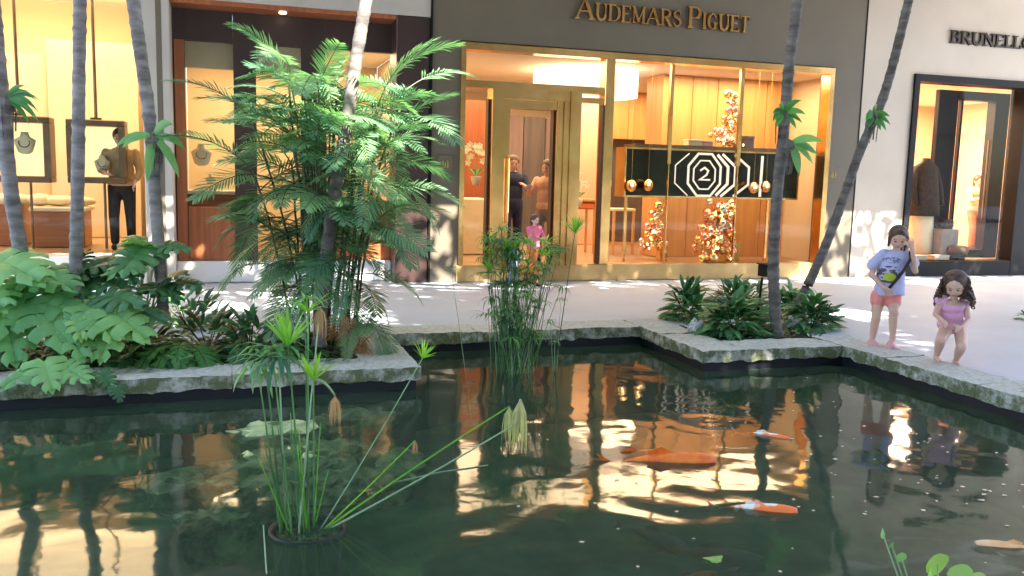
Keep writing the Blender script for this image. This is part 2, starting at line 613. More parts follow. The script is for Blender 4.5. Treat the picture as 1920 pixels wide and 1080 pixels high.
def thing(name, label, cat, base, group=None):
    o = bpy.data.objects.new(name, None)
    o.empty_display_size = 0.2
    COL.objects.link(o)
    o.location = base
    o['label'] = label
    o['category'] = cat
    if group:
        o['group'] = group
    BASE[o.name] = Vector(base)
    return o


def part(name, mb, m, root, smooth=False, label=None):
    """mb holds world coordinates; the part hangs under root (or under a part of it)"""
    b = BASE[root.name] if root is not None else Vector((0, 0, 0))
    mb.v = [(p[0] - b.x, p[1] - b.y, p[2] - b.z) for p in mb.v]
    o = link(name, mb.mesh(name, m, smooth), root)
    BASE[o.name] = b
    if label:
        o['label'] = label
    return o


def solo(name, mb, m, base, label, cat, group=None, smooth=False, kind=None):
    b = Vector(base)
    mb.v = [(p[0] - b.x, p[1] - b.y, p[2] - b.z) for p in mb.v]
    o = link(name, mb.mesh(name, m, smooth), None, b)
    BASE[o.name] = b
    if label:
        o['label'] = label
    if cat:
        o['category'] = cat
    if group:
        o['group'] = group
    if kind:
        o['kind'] = kind
    return o


def struct(name, mb, m, label=None, smooth=False):
    o = link(name, mb.mesh(name, m, smooth))
    o['kind'] = 'structure'
    BASE[o.name] = Vector((0, 0, 0))
    if label:
        o['label'] = label
    return o


def orient(o, loc, tip, up, k=1.0):
    """local +Y along tip, local +Z as near to up as possible"""
    y = Vector(tip).normalized()
    x = y.cross(Vector(up)).normalized()
    z = x.cross(y)
    o.matrix_local = Matrix(((x.x * k, y.x * k, z.x * k, loc[0]), (x.y * k, y.y * k, z.y * k, loc[1]), (x.z * k, y.z * k, z.z * k, loc[2]), (0, 0, 0, 1)))


def area_light(name, loc, sx, sy, power, col, rot=(0, 0, 0)):
    l = bpy.data.lights.new(name, 'AREA')
    l.shape = 'RECTANGLE'
    l.size, l.size_y = sx, sy
    l.energy = power
    l.color = col
    o = bpy.data.objects.new(name, l)
    o.location = loc
    o.rotation_euler = rot
    COL.objects.link(o)
    return o


# ------------------------------------------------------------------ ground, pond, planters
ZW = -0.18
mb = MB()
for (x0, x1, y0, y1) in ((-60, 60, -3.72, 0.25), (-60, -1.75, -4.2, -3.72), (1.87, 60, -4.1, -3.72), (3.1, 60, -5.08, -4.1),
                         (3.42, 60, -60, -5.08), (-60, 3.42, -60, -11.82), (-60, -9.0, -11.82, -4.2)):
    mb.quad((x0, y0, 0), (x1, y0, 0), (x1, y1, 0), (x0, y1, 0))
struct('walkway', mb, M['pave'], 'pale lilac grey walkway between the pond and the shops')
mb = MB()
mb.quad((-60, 0.25, -0.02), (60, 0.25, -0.02), (60, 60, -0.02), (-60, 60, -0.02))
struct('ground', mb, M['pave'])

poly = [(-9, -11.4), (3.0, -11.4), (3.0, -5.5), (1.45, -5.5), (1.45, -4.14), (-1.33, -4.14), (-1.33, -5.65), (-9, -5.65)]
mb = MB()
n = len(poly)
for i in range(n):
    a, b = poly[i], poly[(i + 1) % n]
    mb.quad((a[0], a[1], -0.09), (b[0], b[1], -0.09), (b[0], b[1], -1.15), (a[0], a[1], -1.15))
pw = struct('pond_wall', mb, M['pondwall'], 'dark blue black lining of the pond below its stone coping')
mb = MB()
nx, ny = 60, 36
vs, fs = [], []
for j in range(ny + 1):
    for i in range(nx + 1):
        x, y = -9.2 + 12.4 * i / nx, -11.6 + 7.6 * j / ny
        vs.append((x, y, -0.95 + 0.13 * noise.noise(Vector((x * 0.9, y * 0.9, 3)))))
for j in range(ny):
    for i in range(nx):
        a = j * (nx + 1) + i
        fs.append((a, a + 1, a + nx + 2, a + nx + 1))
mb.add(vs, fs)
struct('pond_floor', mb, M['pondfloor'], 'algae covered bottom of the koi pond', True)
mb = MB()
e = 0.004
ip = [(-9 + e, -11.4 + e), (3.0 - e, -11.4 + e), (3.0 - e, -5.5 - e), (1.45 - e, -5.5 - e), (1.45 - e, -4.14 - e), (-1.33 + e, -4.14 - e), (-1.33 + e, -5.65 - e), (-9 + e, -5.65 - e)]
k = len(ip)
mb.add([(x, y, ZW) for x, y in ip] + [(x, y, -1.12) for x, y in ip],
       [tuple(range(k)), tuple(range(2 * k - 1, k - 1, -1))] + [(i, k + i, k + (i + 1) % k, (i + 1) % k) for i in range(k)])
struct('water', mb, M['water'], 'dark green rippling pond water reflecting the lit shops')


def rough_box(x0, x1, y0, y1, z0, z1, step=0.04, amp=0.022, seed=0):
    mb = MB()
    nx, ny, nz = (max(1, int((b - a) / step)) for a, b in ((x0, x1), (y0, y1), (z0, z1)))

    def disp(p):
        v = Vector(p)
        nv = noise.noise_vector(v * 9 + Vector((seed, 0, 0))) * amp + noise.noise_vector(v * 30) * amp * 0.5
        cx = (min(x1, max(x0, p[0])))
        edge = 1
        return (p[0] + nv.x * 0.6 * (0 if x0 + .001 < p[0] < x1 - .001 else 0.25), p[1] + nv.y * (1 if (p[1] <= y0 + .001 or p[1] >= y1 - .001) else 0), p[2] + nv.z * (0.5 if p[2] > z1 - .001 else 1))

    def face(f, na, nb):
        o = len(mb.v)
        vs = [disp(f(i / na, j / nb)) for j in range(nb + 1) for i in range(na + 1)]
        mb.add(vs, [(j * (na + 1) + i, j * (na + 1) + i + 1, (j + 1) * (na + 1) + i + 1, (j + 1) * (na + 1) + i) for j in range(nb) for i in range(na)])
    X = lambda t: x0 + (x1 - x0) * t
    Y = lambda t: y0 + (y1 - y0) * t
    Z = lambda t: z0 + (z1 - z0) * t
    face(lambda a, b: (X(a), Y(b), z1), nx, ny)
    face(lambda a, b: (X(1 - a), Y(b), z0), nx, ny)
    face(lambda a, b: (X(a), y0, Z(b)), nx, nz)
    face(lambda a, b: (X(1 - a), y1, Z(b)), nx, nz)
    face(lambda a, b: (x0, Y(1 - a), Z(b)), ny, nz)
    face(lambda a, b: (x1, Y(a), Z(b)), ny, nz)
    return mb


LIP = 0.035
ZC0, ZC1 = -0.095, 0.018
runs = [  # x0,x1,y0,y1, axis, pieces
    (-1.33, 1.45, -4.14 - LIP, -3.72, 'x', 3), (-9.0, -1.75, -5.65 - LIP, -5.23, 'x', 7), (-1.75, -1.33 + LIP, -5.65 - LIP, -3.72, 'y', 2),
    (1.45 - LIP, 1.87, -5.5 - LIP, -3.72, 'y', 2), (1.87, 3.0 - LIP, -5.5 - LIP, -5.08, 'x', 1), (3.0 - LIP, 3.42, -11.4, -5.08, 'y', 6),
    (-9.0, 3.42, -11.82, -11.4, 'x', 10), (-9.4, -9.0 + LIP, -11.82, -5.23, 'y', 6)]
sd_ = 0
for (x0, x1, y0, y1, ax, npc) in runs:
    L = (x1 - x0) if ax == 'x' else (y1 - y0)
    for i in range(npc):
        a0, a1 = L * i / npc + 0.002, L * (i + 1) / npc - 0.002
        zt = ZC1 + 0.004 * R.uniform(-1, 1)
        sd_ += 7
        bb = rough_box(x0 + a0, x0 + a1, y0, y1, ZC0, zt, seed=sd_) if ax == 'x' else rough_box(x0, x1, y0 + a0, y0 + a1, ZC0, zt, seed=sd_)
        part('coping_stone', bb, M['coping'], pw, True)


def soil_patch(name, x0, x1, y0, y1, label):
    mb = MB()
    nx, ny = max(2, int((x1 - x0) / 0.08)), max(2, int((y1 - y0) / 0.08))
    mb.add([(x0 + (x1 - x0) * i / nx, y0 + (y1 - y0) * j / ny, -0.01 + 0.035 * noise.noise(Vector((i * .7, j * .7, 5)))) for j in range(ny + 1) for i in range(nx + 1)],
           [(j * (nx + 1) + i, j * (nx + 1) + i + 1, (j + 1) * (nx + 1) + i + 1, (j + 1) * (nx + 1) + i) for j in range(ny) for i in range(nx)])
    struct(name, mb, M['soil'], label, True)


soil_patch('planter_soil', -9.0, -1.75, -5.23, -4.2, 'dark bark soil of the left planter')
soil_patch('planter_soil', 1.87, 3.1, -5.08, -4.1, 'dark bark soil of the right planter')

# ------------------------------------------------------------------ building shell
FT = 0.35                       # thickness of the front wall


def room(root, x0, x1, y1, z0, z1, wallm, floorm, ceilm, y0=0.03):
    part('floor', MB().box(x0, x1, y0, y1, z0 - 0.1, z0), floorm, root)
    part('ceiling', MB().box(x0, x1, y0, y1, z1, z1 + 0.1), ceilm, root)
    part('back_wall', MB().box(x0, x1, y1 + 0.002, y1 + 0.15, z0, z1), wallm, root)
    part('side_wall', MB().box(x0 - 0.12, x0 - 0.002, y0, y1, z0, z1), wallm, root)
    part('side_wall', MB().box(x1 + 0.002, x1 + 0.12, y0, y1, z0, z1), wallm, root)


TOPZ = 8.5
# overhanging upper gallery that runs along every shop
gal = thing('upper_gallery', 'pale upper storey gallery overhanging the row of shops', 'gallery', (2, -1.5, 5.2))
part('gallery_slab', MB().box(-22, 26, -3.3, -0.004, 5.35, 5.75), M['cream'], gal)
part('parapet', MB().box(-22, 26, -3.45, -3.304, 5.3, 6.8), M['cream'], gal)

# ---- watch boutique
AX0, AX1 = fx(861), fx(1553, y=300)
ZT = 3.51
wb = thing('watch_boutique', 'taupe fronted boutique with a wide brass framed window and doorway', 'shop', (3.5, 0, 0))
RX = 7.42
part('wall', MB().box(0.0, AX0, 0, FT, 0, 5.3).box(AX1, RX, 0, FT, 0, 5.3).box(AX0, AX1, 0, FT, ZT + 0.02, 5.3), M['taupe'], wb)
part('upper_wall', MB().box(0.0, RX, 0.003, FT, 5.302, TOPZ), M['taupe'], wb)
room(wb, 0.22, 7.25, 6.6, 0.2, 3.46, M['creamwall'], M['floor_tan'], M['ceil'], FT)
# brass base and outer frame
part('brass_plinth', MB().box(AX0 - 0.02, AX1 + 0.02, -0.02, 0.30, 0.002, 0.26, bev=0.01), M['satin'], wb)
fr = MB()
fr.box(AX0, AX0 + 0.075, -0.03, 0.2, 0.262, ZT)
fr.box(AX1 - 0.09, AX1, -0.03, 0.2, 0.262, ZT)
fr.box(AX0 + 0.077, AX1 - 0.092, -0.03, 0.2, ZT - 0.10, ZT)
part('window_frame', fr, M['brass'], wb)
XM0, XM1 = fx(1128), fx(1146)          # thick mullion
part('mullion', MB().box(XM0, XM1, -0.045, 0.2, 0.262, ZT - 0.102, bev=0.008), M['brass'], wb)
XD0 = fx(915); XD1 = fx(1078)
ZTR = fz(900, 158)
part('transom', MB().box(AX0 + 0.077, XM0 - 0.002, -0.028, 0.12, ZTR - 0.05, ZTR + 0.055), M['brass'], wb)
part('lower_transom', MB().box(XD1 + 0.002, XM0 - 0.002, -0.026, 0.12, ZTR - 0.19, ZTR - 0.11), M['brass'], wb)
dr = MB()
xa, xb = fx(949), fx(1036)
dr.box(XD0, xa - 0.13, -0.20, 0.1, 0.262, ZTR - 0.052)
dr.box(xa - 0.128, xa, -0.15, 0.1, 0.262, ZTR - 0.2)
dr.box(xb, xb + 0.10, -0.15, 0.1, 0.262, ZTR - 0.2)
dr.box(xb + 0.102, xb + 0.19, -0.18, 0.1, 0.262, ZTR - 0.2)
dr.box(xb + 0.192, XD1, -0.21, 0.1, 0.262, ZTR - 0.052)
dr.box(xa - 0.128, xb + 0.19, -0.19, 0.1, ZTR - 0.198, ZTR - 0.052)
dr.box(xa + 0.002, xb - 0.002, -0.13, 0.1, ZTR - 0.33, ZTR - 0.2)
part('door_frame', dr, M['brass'], wb)
dk = MB()
for q in (XD0 - 0.03, xb - 0.025, xb + 0.1, XM0 - 0.03):
    dk.box(q, q + 0.02, -0.06, 0.08, 0.263, ZTR - 0.21)
part('door_gasket', dk, M['darkwood'], wb)
part('door_handle', MB().tube([(xa - .03, -.2, 0.9), (xa - .03, -.23, 0.95), (xa - .03, -.23, 1.85), (xa - .03, -.2, 1.9)], 0.016), M['gold'], wb)
# glass panes
for (x0, x1, z0, z1) in ((AX0 + 0.075, XD0, 0.27, ZTR - 0.05), (AX0 + 0.075, XM0, ZTR + 0.06, ZT - 0.11), (XD1 + 0.01, XM0, 0.27, ZTR - 0.2),
                         (XM1, fx(1255), 0.265, ZT - 0.11), (fx(1257), fx(1385), 0.265, ZT - 0.11), (fx(1387), AX1 - 0.09, 0.265, ZT - 0.11)):
    part('pane', MB().quad((x0, 0.05, z0), (x1, 0.05, z0), (x1, 0.05, z1), (x0, 0.05, z1)), M['glass'], wb)
for px, wd in ((1256, 0.028), (1386, 0.034)):
    q = fx(px)
    part('glazing_bar', MB().box(q - wd, q + wd, 0.02, 0.08, 1.85, ZT - 0.104).box(q - 0.008, q + 0.008, 0.02, 0.08, 0.265, 1.848), M['brass'], wb)
# timber inner panels: to the right close to the window, to the left at the back
pan = []
def panels(x0, x1, n, y, z0, z1, m, th=0.06, gap=0.006):
    for i in range(n):
        a, b = x0 + (x1 - x0) * i / n + gap, x0 + (x1 - x0) * (i + 1) / n - gap
        part('timber_panel', MB().box(a, b, y, y + th, z0, z1, bev=0.006), m, wb)
d1 = 1.7
panels(fx(1245, d1), 7.2, 5, d1, 0.205, 3.45, M['orangewood'])
part('panel_return', MB().box(fx(1245, d1) - 0.1, fx(1245, d1) - 0.01, d1 - 0.05, d1 + 0.6, 0.21, 3.45), M['orangewood'], wb)
d2 = 5.0
panels(fx(1140, d2), fx(1290, d2) + 0.3, 5, d2, fz(1200, 262, d2), 3.45, M['orangewood'])
part('dark_niche', MB().box(fx(1140, d2), fx(1290, d2), d2 + 0.3, d2 + 0.35, 0.21, fz(1200, 262, d2)), M['greywall'], wb)
part('cream_partition', MB().box(fx(1075, 4.5), fx(1125, 4.5), 4.5, 4.6, 0.21, 3.2), M['peachwall'], wb)
x0 = fx(940, 5.6)
for i, mm in enumerate(('mauve', 'greywall', 'mauve', 'redwood', 'peachwall')):
    part('wall_panel', MB().box(x0 + i * 0.5, x0 + i * 0.5 + 0.48, 5.6, 5.68, 0.21, 2.9 - 0.02 * i), M[mm], wb)
part('shelf_wall', MB().box(fx(868, 3.2), fx(918, 3.2), 3.2, 3.3, 1.1, fz(890, 188, 3.2)), M['redwood'], wb)
part('counter', MB().box(fx(860, 2.2), fx(916, 2.2), 2.2, 2.8, 0.21, fz(890, 372, 2.2), bev=0.02), M['velvet'], wb)
# plaques
for px, py, lb in ((835, 308, 'left'), (1562, 328, 'right')):
    c = pf(px, py)
    pl = thing('wall_plaque', 'small framed bronze plaque on the taupe wall just %s of the brass window' % lb, 'plaque', (c.x, -0.005, c.z))
    part('frame', MB().box(c.x - 0.12, c.x + 0.12, -0.014, -0.003, c.z - 0.14, c.z + 0.14, bev=0.003), M['bronze'], pl)
    part('plate', MB().box(c.x - 0.105, c.x + 0.105, -0.020, -0.0145, c.z - 0.125, c.z + 0.125), M['taupe'], pl)
    em = MB()
    for q in range(3):
        em.box(c.x - 0.05 + q * 0.035, c.x - 0.03 + q * 0.035, -0.026, -0.0205, c.z - 0.05, c.z + 0.05 - 0.02 * (q == 1))
    part('emblem', em, M['gold'], pl)

# ---- letters
GLY = {  # strokes: (thin/thick, points)
    'A': [('t', [(0, 0), (.42, 1)]), ('T', [(.42, 1), (.84, 0)]), ('t', [(.17, .36), (.68, .36)]), ('s', [(-.1, 0), (.14, 0)]), ('s', [(.66, 0), (.98, 0)])],
    'U': [('T', [(.1, 1), (.1, .3), (.2, .08), (.38, 0), (.56, .08), (.66, .3)]), ('t', [(.66, .3), (.66, 1)]), ('s', [(-.05, 1), (.26, 1)]), ('s', [(.54, 1), (.8, 1)])],
    'D': [('T', [(.1, 0), (.1, 1)]), ('t', [(.1, 1), (.4, 1), (.66, .82)]), ('T', [(.66, .82), (.74, .5), (.66, .18)]), ('t', [(.66, .18), (.4, 0), (.1, 0)]), ('s', [(-.04, 0), (.2, 0)]), ('s', [(-.04, 1), (.2, 1)])],
    'E': [('T', [(.1, 0), (.1, 1)]), ('t', [(.1, 1), (.58, 1), (.58, .82)]), ('t', [(.1, .52), (.46, .52)]), ('t', [(.1, 0), (.6, 0), (.6, .2)]), ('s', [(-.04, 0), (.1, 0)]), ('s', [(-.04, 1), (.1, 1)])],
    'M': [('t', [(.1, 0), (.1, 1)]), ('T', [(.1, 1), (.45, .1)]), ('t', [(.45, .1), (.8, 1)]), ('T', [(.8, 1), (.8, 0)]), ('s', [(-.04, 0), (.24, 0)]), ('s', [(.66, 0), (.94, 0)]), ('s', [(-.04, 1), (.1, 1)]), ('s', [(.8, 1), (.94, 1)])],
    'R': [('T', [(.1, 0), (.1, 1)]), ('t', [(.1, 1), (.45, 1), (.6, .88)]), ('T', [(.6, .88), (.62, .72), (.5, .55)]), ('t', [(.5, .55), (.1, .5)]), ('T', [(.34, .5), (.68, 0)]), ('s', [(-.04, 0), (.24, 0)]), ('s', [(.56, 0), (.8, 0)]), ('s', [(-.04, 1), (.1, 1)])],
    'S': [('t', [(.56, .8), (.46, .97), (.28, 1), (.1, .86)]), ('T', [(.1, .86), (.12, .64), (.5, .42), (.56, .2)]), ('t', [(.56, .2), (.42, .02), (.2, 0), (.06, .2)])],
    'P': [('T', [(.1, 0), (.1, 1)]), ('t', [(.1, 1), (.45, 1), (.62, .88)]), ('T', [(.62, .88), (.64, .66), (.52, .5)]), ('t', [(.52, .5), (.1, .45)]), ('s', [(-.04, 0), (.26, 0)]), ('s', [(-.04, 1), (.1, 1)])],
    'I': [('T', [(.14, 0), (.14, 1)]), ('s', [(0, 0), (.28, 0)]), ('s', [(0, 1), (.28, 1)])],
    'G': [('t', [(.66, .78), (.52, .96), (.36, 1), (.14, .82)]), ('T', [(.14, .82), (.06, .5), (.14, .18)]), ('t', [(.14, .18), (.36, 0), (.56, .06)]), ('T', [(.6, .06), (.6, .4)]), ('s', [(.46, .42), (.76, .42)])],
    'T': [('T', [(.34, 0), (.34, 1)]), ('t', [(0, .82), (0, 1), (.68, 1), (.68, .82)]), ('s', [(.2, 0), (.48, 0)])],
    'B': [('T', [(.1, 0), (.1, 1)]), ('t', [(.1, 1), (.42, 1), (.55, .88)]), ('T', [(.55, .88), (.56, .68), (.42, .54)]), ('t', [(.42, .54), (.1, .52)]), ('T', [(.46, .52), (.64, .3), (.54, .08)]), ('t', [(.54, .08), (.4, 0), (.1, 0)]), ('s', [(-.04, 0), (.1, 0)]), ('s', [(-.04, 1), (.1, 1)])],
    'N': [('t', [(.1, 0), (.1, 1)]), ('T', [(.1, 1), (.7, 0)]), ('t', [(.7, 0), (.7, 1)]), ('s', [(-.04, 0), (.24, 0)]), ('s', [(.56, 1), (.84, 1)]), ('s', [(-.04, 1), (.1, 1)])],
    'L': [('T', [(.1, 0), (.1, 1)]), ('t', [(.1, 0), (.56, 0), (.56, .22)]), ('s', [(-.04, 0), (.1, 0)]), ('s', [(-.04, 1), (.26, 1)])],
    'O': [('t', [(.16, .84), (.4, 1), (.64, .84)]), ('T', [(.64, .84), (.74, .5), (.64, .16)]), ('t', [(.64, .16), (.4, 0), (.16, .16)]), ('T', [(.16, .16), (.06, .5), (.16, .84)])],
}
ADV = dict(A=.98, U=.86, D=.88, E=.72, M=1.02, R=.82, S=.68, P=.76, I=.36, G=.86, T=.76, B=.76, N=.92, L=.66, O=.88)


def glyph(ch, x, z, h, m, root, y=-0.005, depth=0.05, wT=.15, wt=.07, hs=1.0):
    mb = MB()
    for i, (k, pts) in enumerate(GLY[ch]):
        wd = {'T': wT, 't': wt, 's': wt}[k] * h
        P = [Vector((x + p[0] * h * hs, 0, z + p[1] * h)) for p in pts]
        # keep the stroke inside the letter height
        for a, b in zip(P[:-1], P[1:]):
            dv = (b - a)
            L = dv.length
            dv.normalize()
            nv = Vector((-dv.z, 0, dv.x)) * wd / 2
            ee = dv * (wd * 0.25)
            a2, b2 = a - ee, b + ee
            yf = y - depth - 0.0007 * len(mb.f) / 6
            q = [a2 - nv, b2 - nv, b2 + nv, a2 + nv]
            mb.add([(p.x, yf, p.z) for p in q] + [(p.x, y, p.z) for p in q],
                   [(0, 1, 2, 3), (7, 6, 5, 4), (0, 4, 5, 1), (1, 5, 6, 2), (2, 6, 7, 3), (3, 7, 4, 0)])
    part('letter', mb, m, root)


def word(text, x0, x1, z, h, m, root, caps=1.0, hs=1.0, **k):
    tot = 0
    for i, ch in enumerate(text):
        big = caps if (i == 0 or text[i - 1] == ' ') else 1
        tot += 0.45 if ch == ' ' else ADV[ch] * big
    s = (x1 - x0) / tot
    x = x0
    for i, ch in enumerate(text):
        big = caps if (i == 0 or text[i - 1] == ' ') else 1
        if ch == ' ':
            x += 0.45 * s
            continue
        glyph(ch, x, z, h * big, m, root, hs=s * 0.94 / h, **k)
        x += ADV[ch] * big * s


sg = thing('shop_sign', 'raised brass capital letters on the taupe wall above the watch shop', 'sign', (3.6, -0.01, 4.05))
zl = fz(1240, 48)
word('AUDEMARS PIGUET', fx(1079, y=40), fx(1405, y=40), zl, 0.235, M['brass'], sg, caps=1.30, wT=.17, wt=.085)
sg2 = thing('shop_sign', 'small dark bronze capital letters on the cream stone wall', 'sign', (9.8, -0.01, 4.3))
zb = fz(1850, 86)
xs0 = fx(1782, y=64)
xs1 = fx(1921, y=64) + 0.20
word('BRUNELLO', xs0, xs1, zb, 0.20, M['letterdark'], sg2, depth=0.035, wT=.2, wt=.1)

# ---- clothing boutique on the right
BX0 = fx(1700, y=320)
BX1 = fx(1908, y=320) + .42
cb = thing('clothing_boutique', 'cream stone boutique with a black framed opening and peach lit interior', 'shop', (9.5, 0, 0))
part('wall', MB().box(RX + 0.003, BX0, 0.004, FT, 0, 4.98).box(BX1, 16, 0.004, FT, 0, 4.98).box(BX0, BX1, 0.004, FT, 3.52, 4.98), M['cream'], cb)
part('upper_wall', MB().box(RX + 0.003, 16, 0.006, FT, 5.12, TOPZ), M['cream'], cb)
part('cornice', MB().box(RX + 0.1, 16, -0.16, 0.3, 4.983, 5.117, bev=0.02), M['white'], cb)
part('shadow_joint', MB().box(RX - 0.03, RX + 0.001, -0.004, -0.001, 0.002, 5.29), M['black'], cb)
bf = MB()
bf.box(BX0, BX0 + 0.11, -0.04, 0.3, 0.002, 3.518)
bf.box(BX1 - 0.42, BX1, -0.04, 0.3, 0.002, 3.518)
bf.box(BX0 + 0.112, BX1 - 0.422, -0.04, 0.3, 3.40, 3.518)
part('window_frame', bf, M['black'], cb)
part('black_plinth', MB().box(BX0 + 0.112, BX1 - 0.422, -0.035, 0.32, 0.003, 0.27), M['black'], cb)
part('pane', MB().quad((BX0 + 0.11, 0.1, 0.272), (BX1 - 0.42, 0.1, 0.272), (BX1 - 0.42, 0.1, 3.4), (BX0 + 0.11, 0.1, 3.4)), M['glass'], cb)
room(cb, BX0 - 0.6, 13.5, 4.8, 0.25, 3.5, M['peachwall'], M['floor_tan'], M['ceil'], FT)
dd = 0.8
xl0, xl1 = fx(1752, dd), fx(1788, dd)
xr0, xr1 = fx(1858, dd), fx(1884, dd)
ztp = fz(1800, 170, dd)
df = MB().box(xl0, xl1, dd, dd + 0.1, 0.255, ztp).box(xl1 + 0.12, xl1 + 0.17, dd + 0.05, dd + 0.12, 0.255, ztp - 0.1)
df.box(xr0, xr1, dd, dd + 0.2, 0.255, ztp).box(xl1 + 0.002, xr0 - 0.002, dd, dd + 0.2, ztp - 0.16, ztp).box(xl1 + 0.202, xr0 - 0.002, dd + 0.05, dd + 0.2, 0.255, 0.4)
idr = part('inner_door', df, M['black'], cb)
part('pull_handle', MB().tube([(xr0 - 0.12, dd - 0.04, 1.0), (xr0 - 0.12, dd - 0.04, 2.5)], 0.022), M['bronze'], idr)
part('black_pillar', MB().box(fx(1905, 0.5), fx(1905, 0.5) + 0.6, 0.5, 0.7, 0.255, 3.45), M['black'], cb)

# ---- timber boutique (dark brown, behind the bamboo palm)
TX0, TX1 = -3.52, 0.0
RD = 0.45
tb = thing('timber_boutique', 'dark brown timber shopfront behind the bamboo palm with cream lit door panes', 'shop', (-1.8, 0.2, 0))
ZS = fz(600, 16)
part('upper_wall', MB().box(TX0, TX1 - 0.004, 0.0, FT, ZS, TOPZ), M['greige'], tb)
part('soffit', MB().box(TX0, fx(742) - .002, 0.02, RD + 0.3, ZS - 0.06, ZS - 0.002), M['redwood'], tb)
px0 = fx(742)
part('pier', MB().box(px0, -0.035, 0.003, 0.5, 0.0, ZS - 0.002, bev=0.01), M['darkwood'], tb)
part('pier_edge', MB().box(-0.033, -0.003, -0.03, 0.4, 0, 5.3), M['black'], tb)
c = pf(530, 8, RD * 0.4)
part('downlight', MB().lathe((c.x, RD * 0.4, ZS - 0.075), [(0.05, 0), (0.05, 0.012)], 12), M['downlight'], tb)
# door leaves: openings seen at px 350-440 and 482-565, 600-735
gl = [(fx(350, RD), fx(440, RD), 1), (fx(482, RD), fx(566, RD), 1), (fx(610, RD), fx(733, RD), 2)]
zt = fz(400, 78, RD)
zb_ = [fz(400, 388, RD), 0.52, fz(660, 375, RD)]
fm = MB()
xs = [TX0] + [q for g in gl for q in g[:2]] + [px0 + 0.002]
for i in range(0, len(xs), 2):
    fm.box(xs[i], xs[i + 1], RD, RD + 0.12, 0.3, ZS - 0.062)
for (x0, x1, _), z0 in zip(gl, zb_):
    fm.box(x0 + 0.001, x1 - 0.001, RD + 0.002, RD + 0.11, zt, ZS - 0.064)
part('door_surround', fm, M['darkwood'], tb)
rs = MB()
rs.box(TX0 + 0.02, gl[0][0] - 0.002, RD - 0.02, RD - 0.002, 0.3, zt + 0.0)
part('red_jamb', rs, M['redwood'], tb)
for (x0, x1, _), z0 in zip(gl, zb_):
    if z0 > 0.6:
        part('door_panel', MB().box(x0 + 0.001, x1 - 0.001, RD + 0.01, RD + 0.08, 0.3, z0, bev=0.01), M['redwood'], tb)
    part('pane', MB().quad((x0, RD + 0.05, z0), (x1, RD + 0.05, z0), (x1, RD + 0.05, zt), (x0, RD + 0.05, zt)), M['glass'], tb)
part('plinth', MB().box(TX0, px0 + 0.0, RD - 0.12, RD + 0.12, 0.0, 0.298, bev=0.01), M['white'], tb)
room(tb, TX0 + 0.05, -0.3, 3.2, 0.3, zt + 0.1, M['creamwall'], M['floor_tan'], M['ceil'], RD + 0.13)
part('valance', MB().box(gl[0][0] - 0.1, gl[1][1] + 0.1, RD + 0.3, RD + 0.33, fz(400, 125, RD), zt + 0.09), M['velvet'], tb)

# ---- jewellery boutique at the far left
jb = thing('jewellery_boutique', 'bright cream lit jewellery shop window behind the leftmost palm trunks', 'shop', (-6.2, 0, 0))
JX1 = -3.87
part('pillar', MB().box(JX1, TX0 - 0.003, -0.05, 0.6, 0, 5.3, bev=0.01), M['greige'], jb)
part('pillar_strip', MB().box(TX0 - 0.17, TX0 - 0.10, -0.053, -0.0505, 0, 5.29), M['taupe'], jb)
part('upper_wall', MB().box(-13, JX1 - 0.003, 0.0, FT, 4.35, TOPZ), M['white'], jb)
part('wall', MB().box(-13, -9.3, 0.001, FT, 0, 4.348), M['white'], jb)
part('plinth', MB().box(-9.298, JX1 - 0.002, -0.12, FT, 0.0, 0.42, bev=0.02), M['white'], jb)
bn = MB()
for k in range(1):
    x0, x1 = fx(150, -0.6), fx(262, -0.6)
    bn.box(x0, x1, -0.85, -0.125, 0.0, 0.30, bev=0.05)
solo('stone_bench', bn, M['white'], (-4.6, -0.5, 0), 'smooth white stone block bench below the jewellery window', 'bench')
for a, b in ((-9.29, -6.6), (-6.58, JX1 - 0.003)):
    part('pane', MB().quad((a, 0.1, 0.42), (b, 0.1, 0.42), (b, 0.1, 4.35), (a, 0.1, 4.35)), M['glass'], jb)
room(jb, -9.3, JX1, 4.2, 0.42, 4.33, M['creamwall'], M['floor_tan'], M['ceil'], FT)
part('ceiling_cove', MB().box(-9.2, JX1 - 0.05, 1.6, 1.9, 4.18, 4.32), M['ceil'], jb)
part('partition', MB().box(fx(95, 3.2), fx(262, 3.2), 3.2, 3.3, 0.43, fz(180, 78, 3.2)), M['creamwall'], jb)
part('curved_partition', MB().lathe((fx(60, 3.3), 3.6, 0.43), [(0.45, 0), (0.45, 2.9)], 28), M['creamwall'], jb)

# interior light sources (lit shops)
WARM = (1.0, 0.70, 0.40)
area_light('boutique_ceiling_lamp', (1.9, 2.0, 3.42), 2.6, 3.0, 27, (1, .70, .40))
area_light('boutique_ceiling_lamp', (5.0, 0.85, 3.42), 3.6, 1.1, 22, (1, .68, .38))
area_light('boutique_ceiling_lamp', (4.2, 3.9, 3.42), 3.5, 1.2, 24, (1, .68, .38))
area_light('clothing_ceiling_lamp', (10.4, 2.6, 3.46), 3.5, 2.2, 150, (1, .70, .44))
area_light('timber_ceiling_lamp', (-1.9, 1.7, zt + 0.07), 2.6, 1.2, 16, (1, .74, .42))
area_light('jewellery_ceiling_lamp', (-6.4, 1.9, 4.15), 5.0, 3.0, 42, (1, .72, .40))
area_light('jewellery_cove_lamp', (-6.4, 3.0, 3.9), 4.5, 0.5, 10, (1, .70, .34), (math.radians(180), 0, 0))

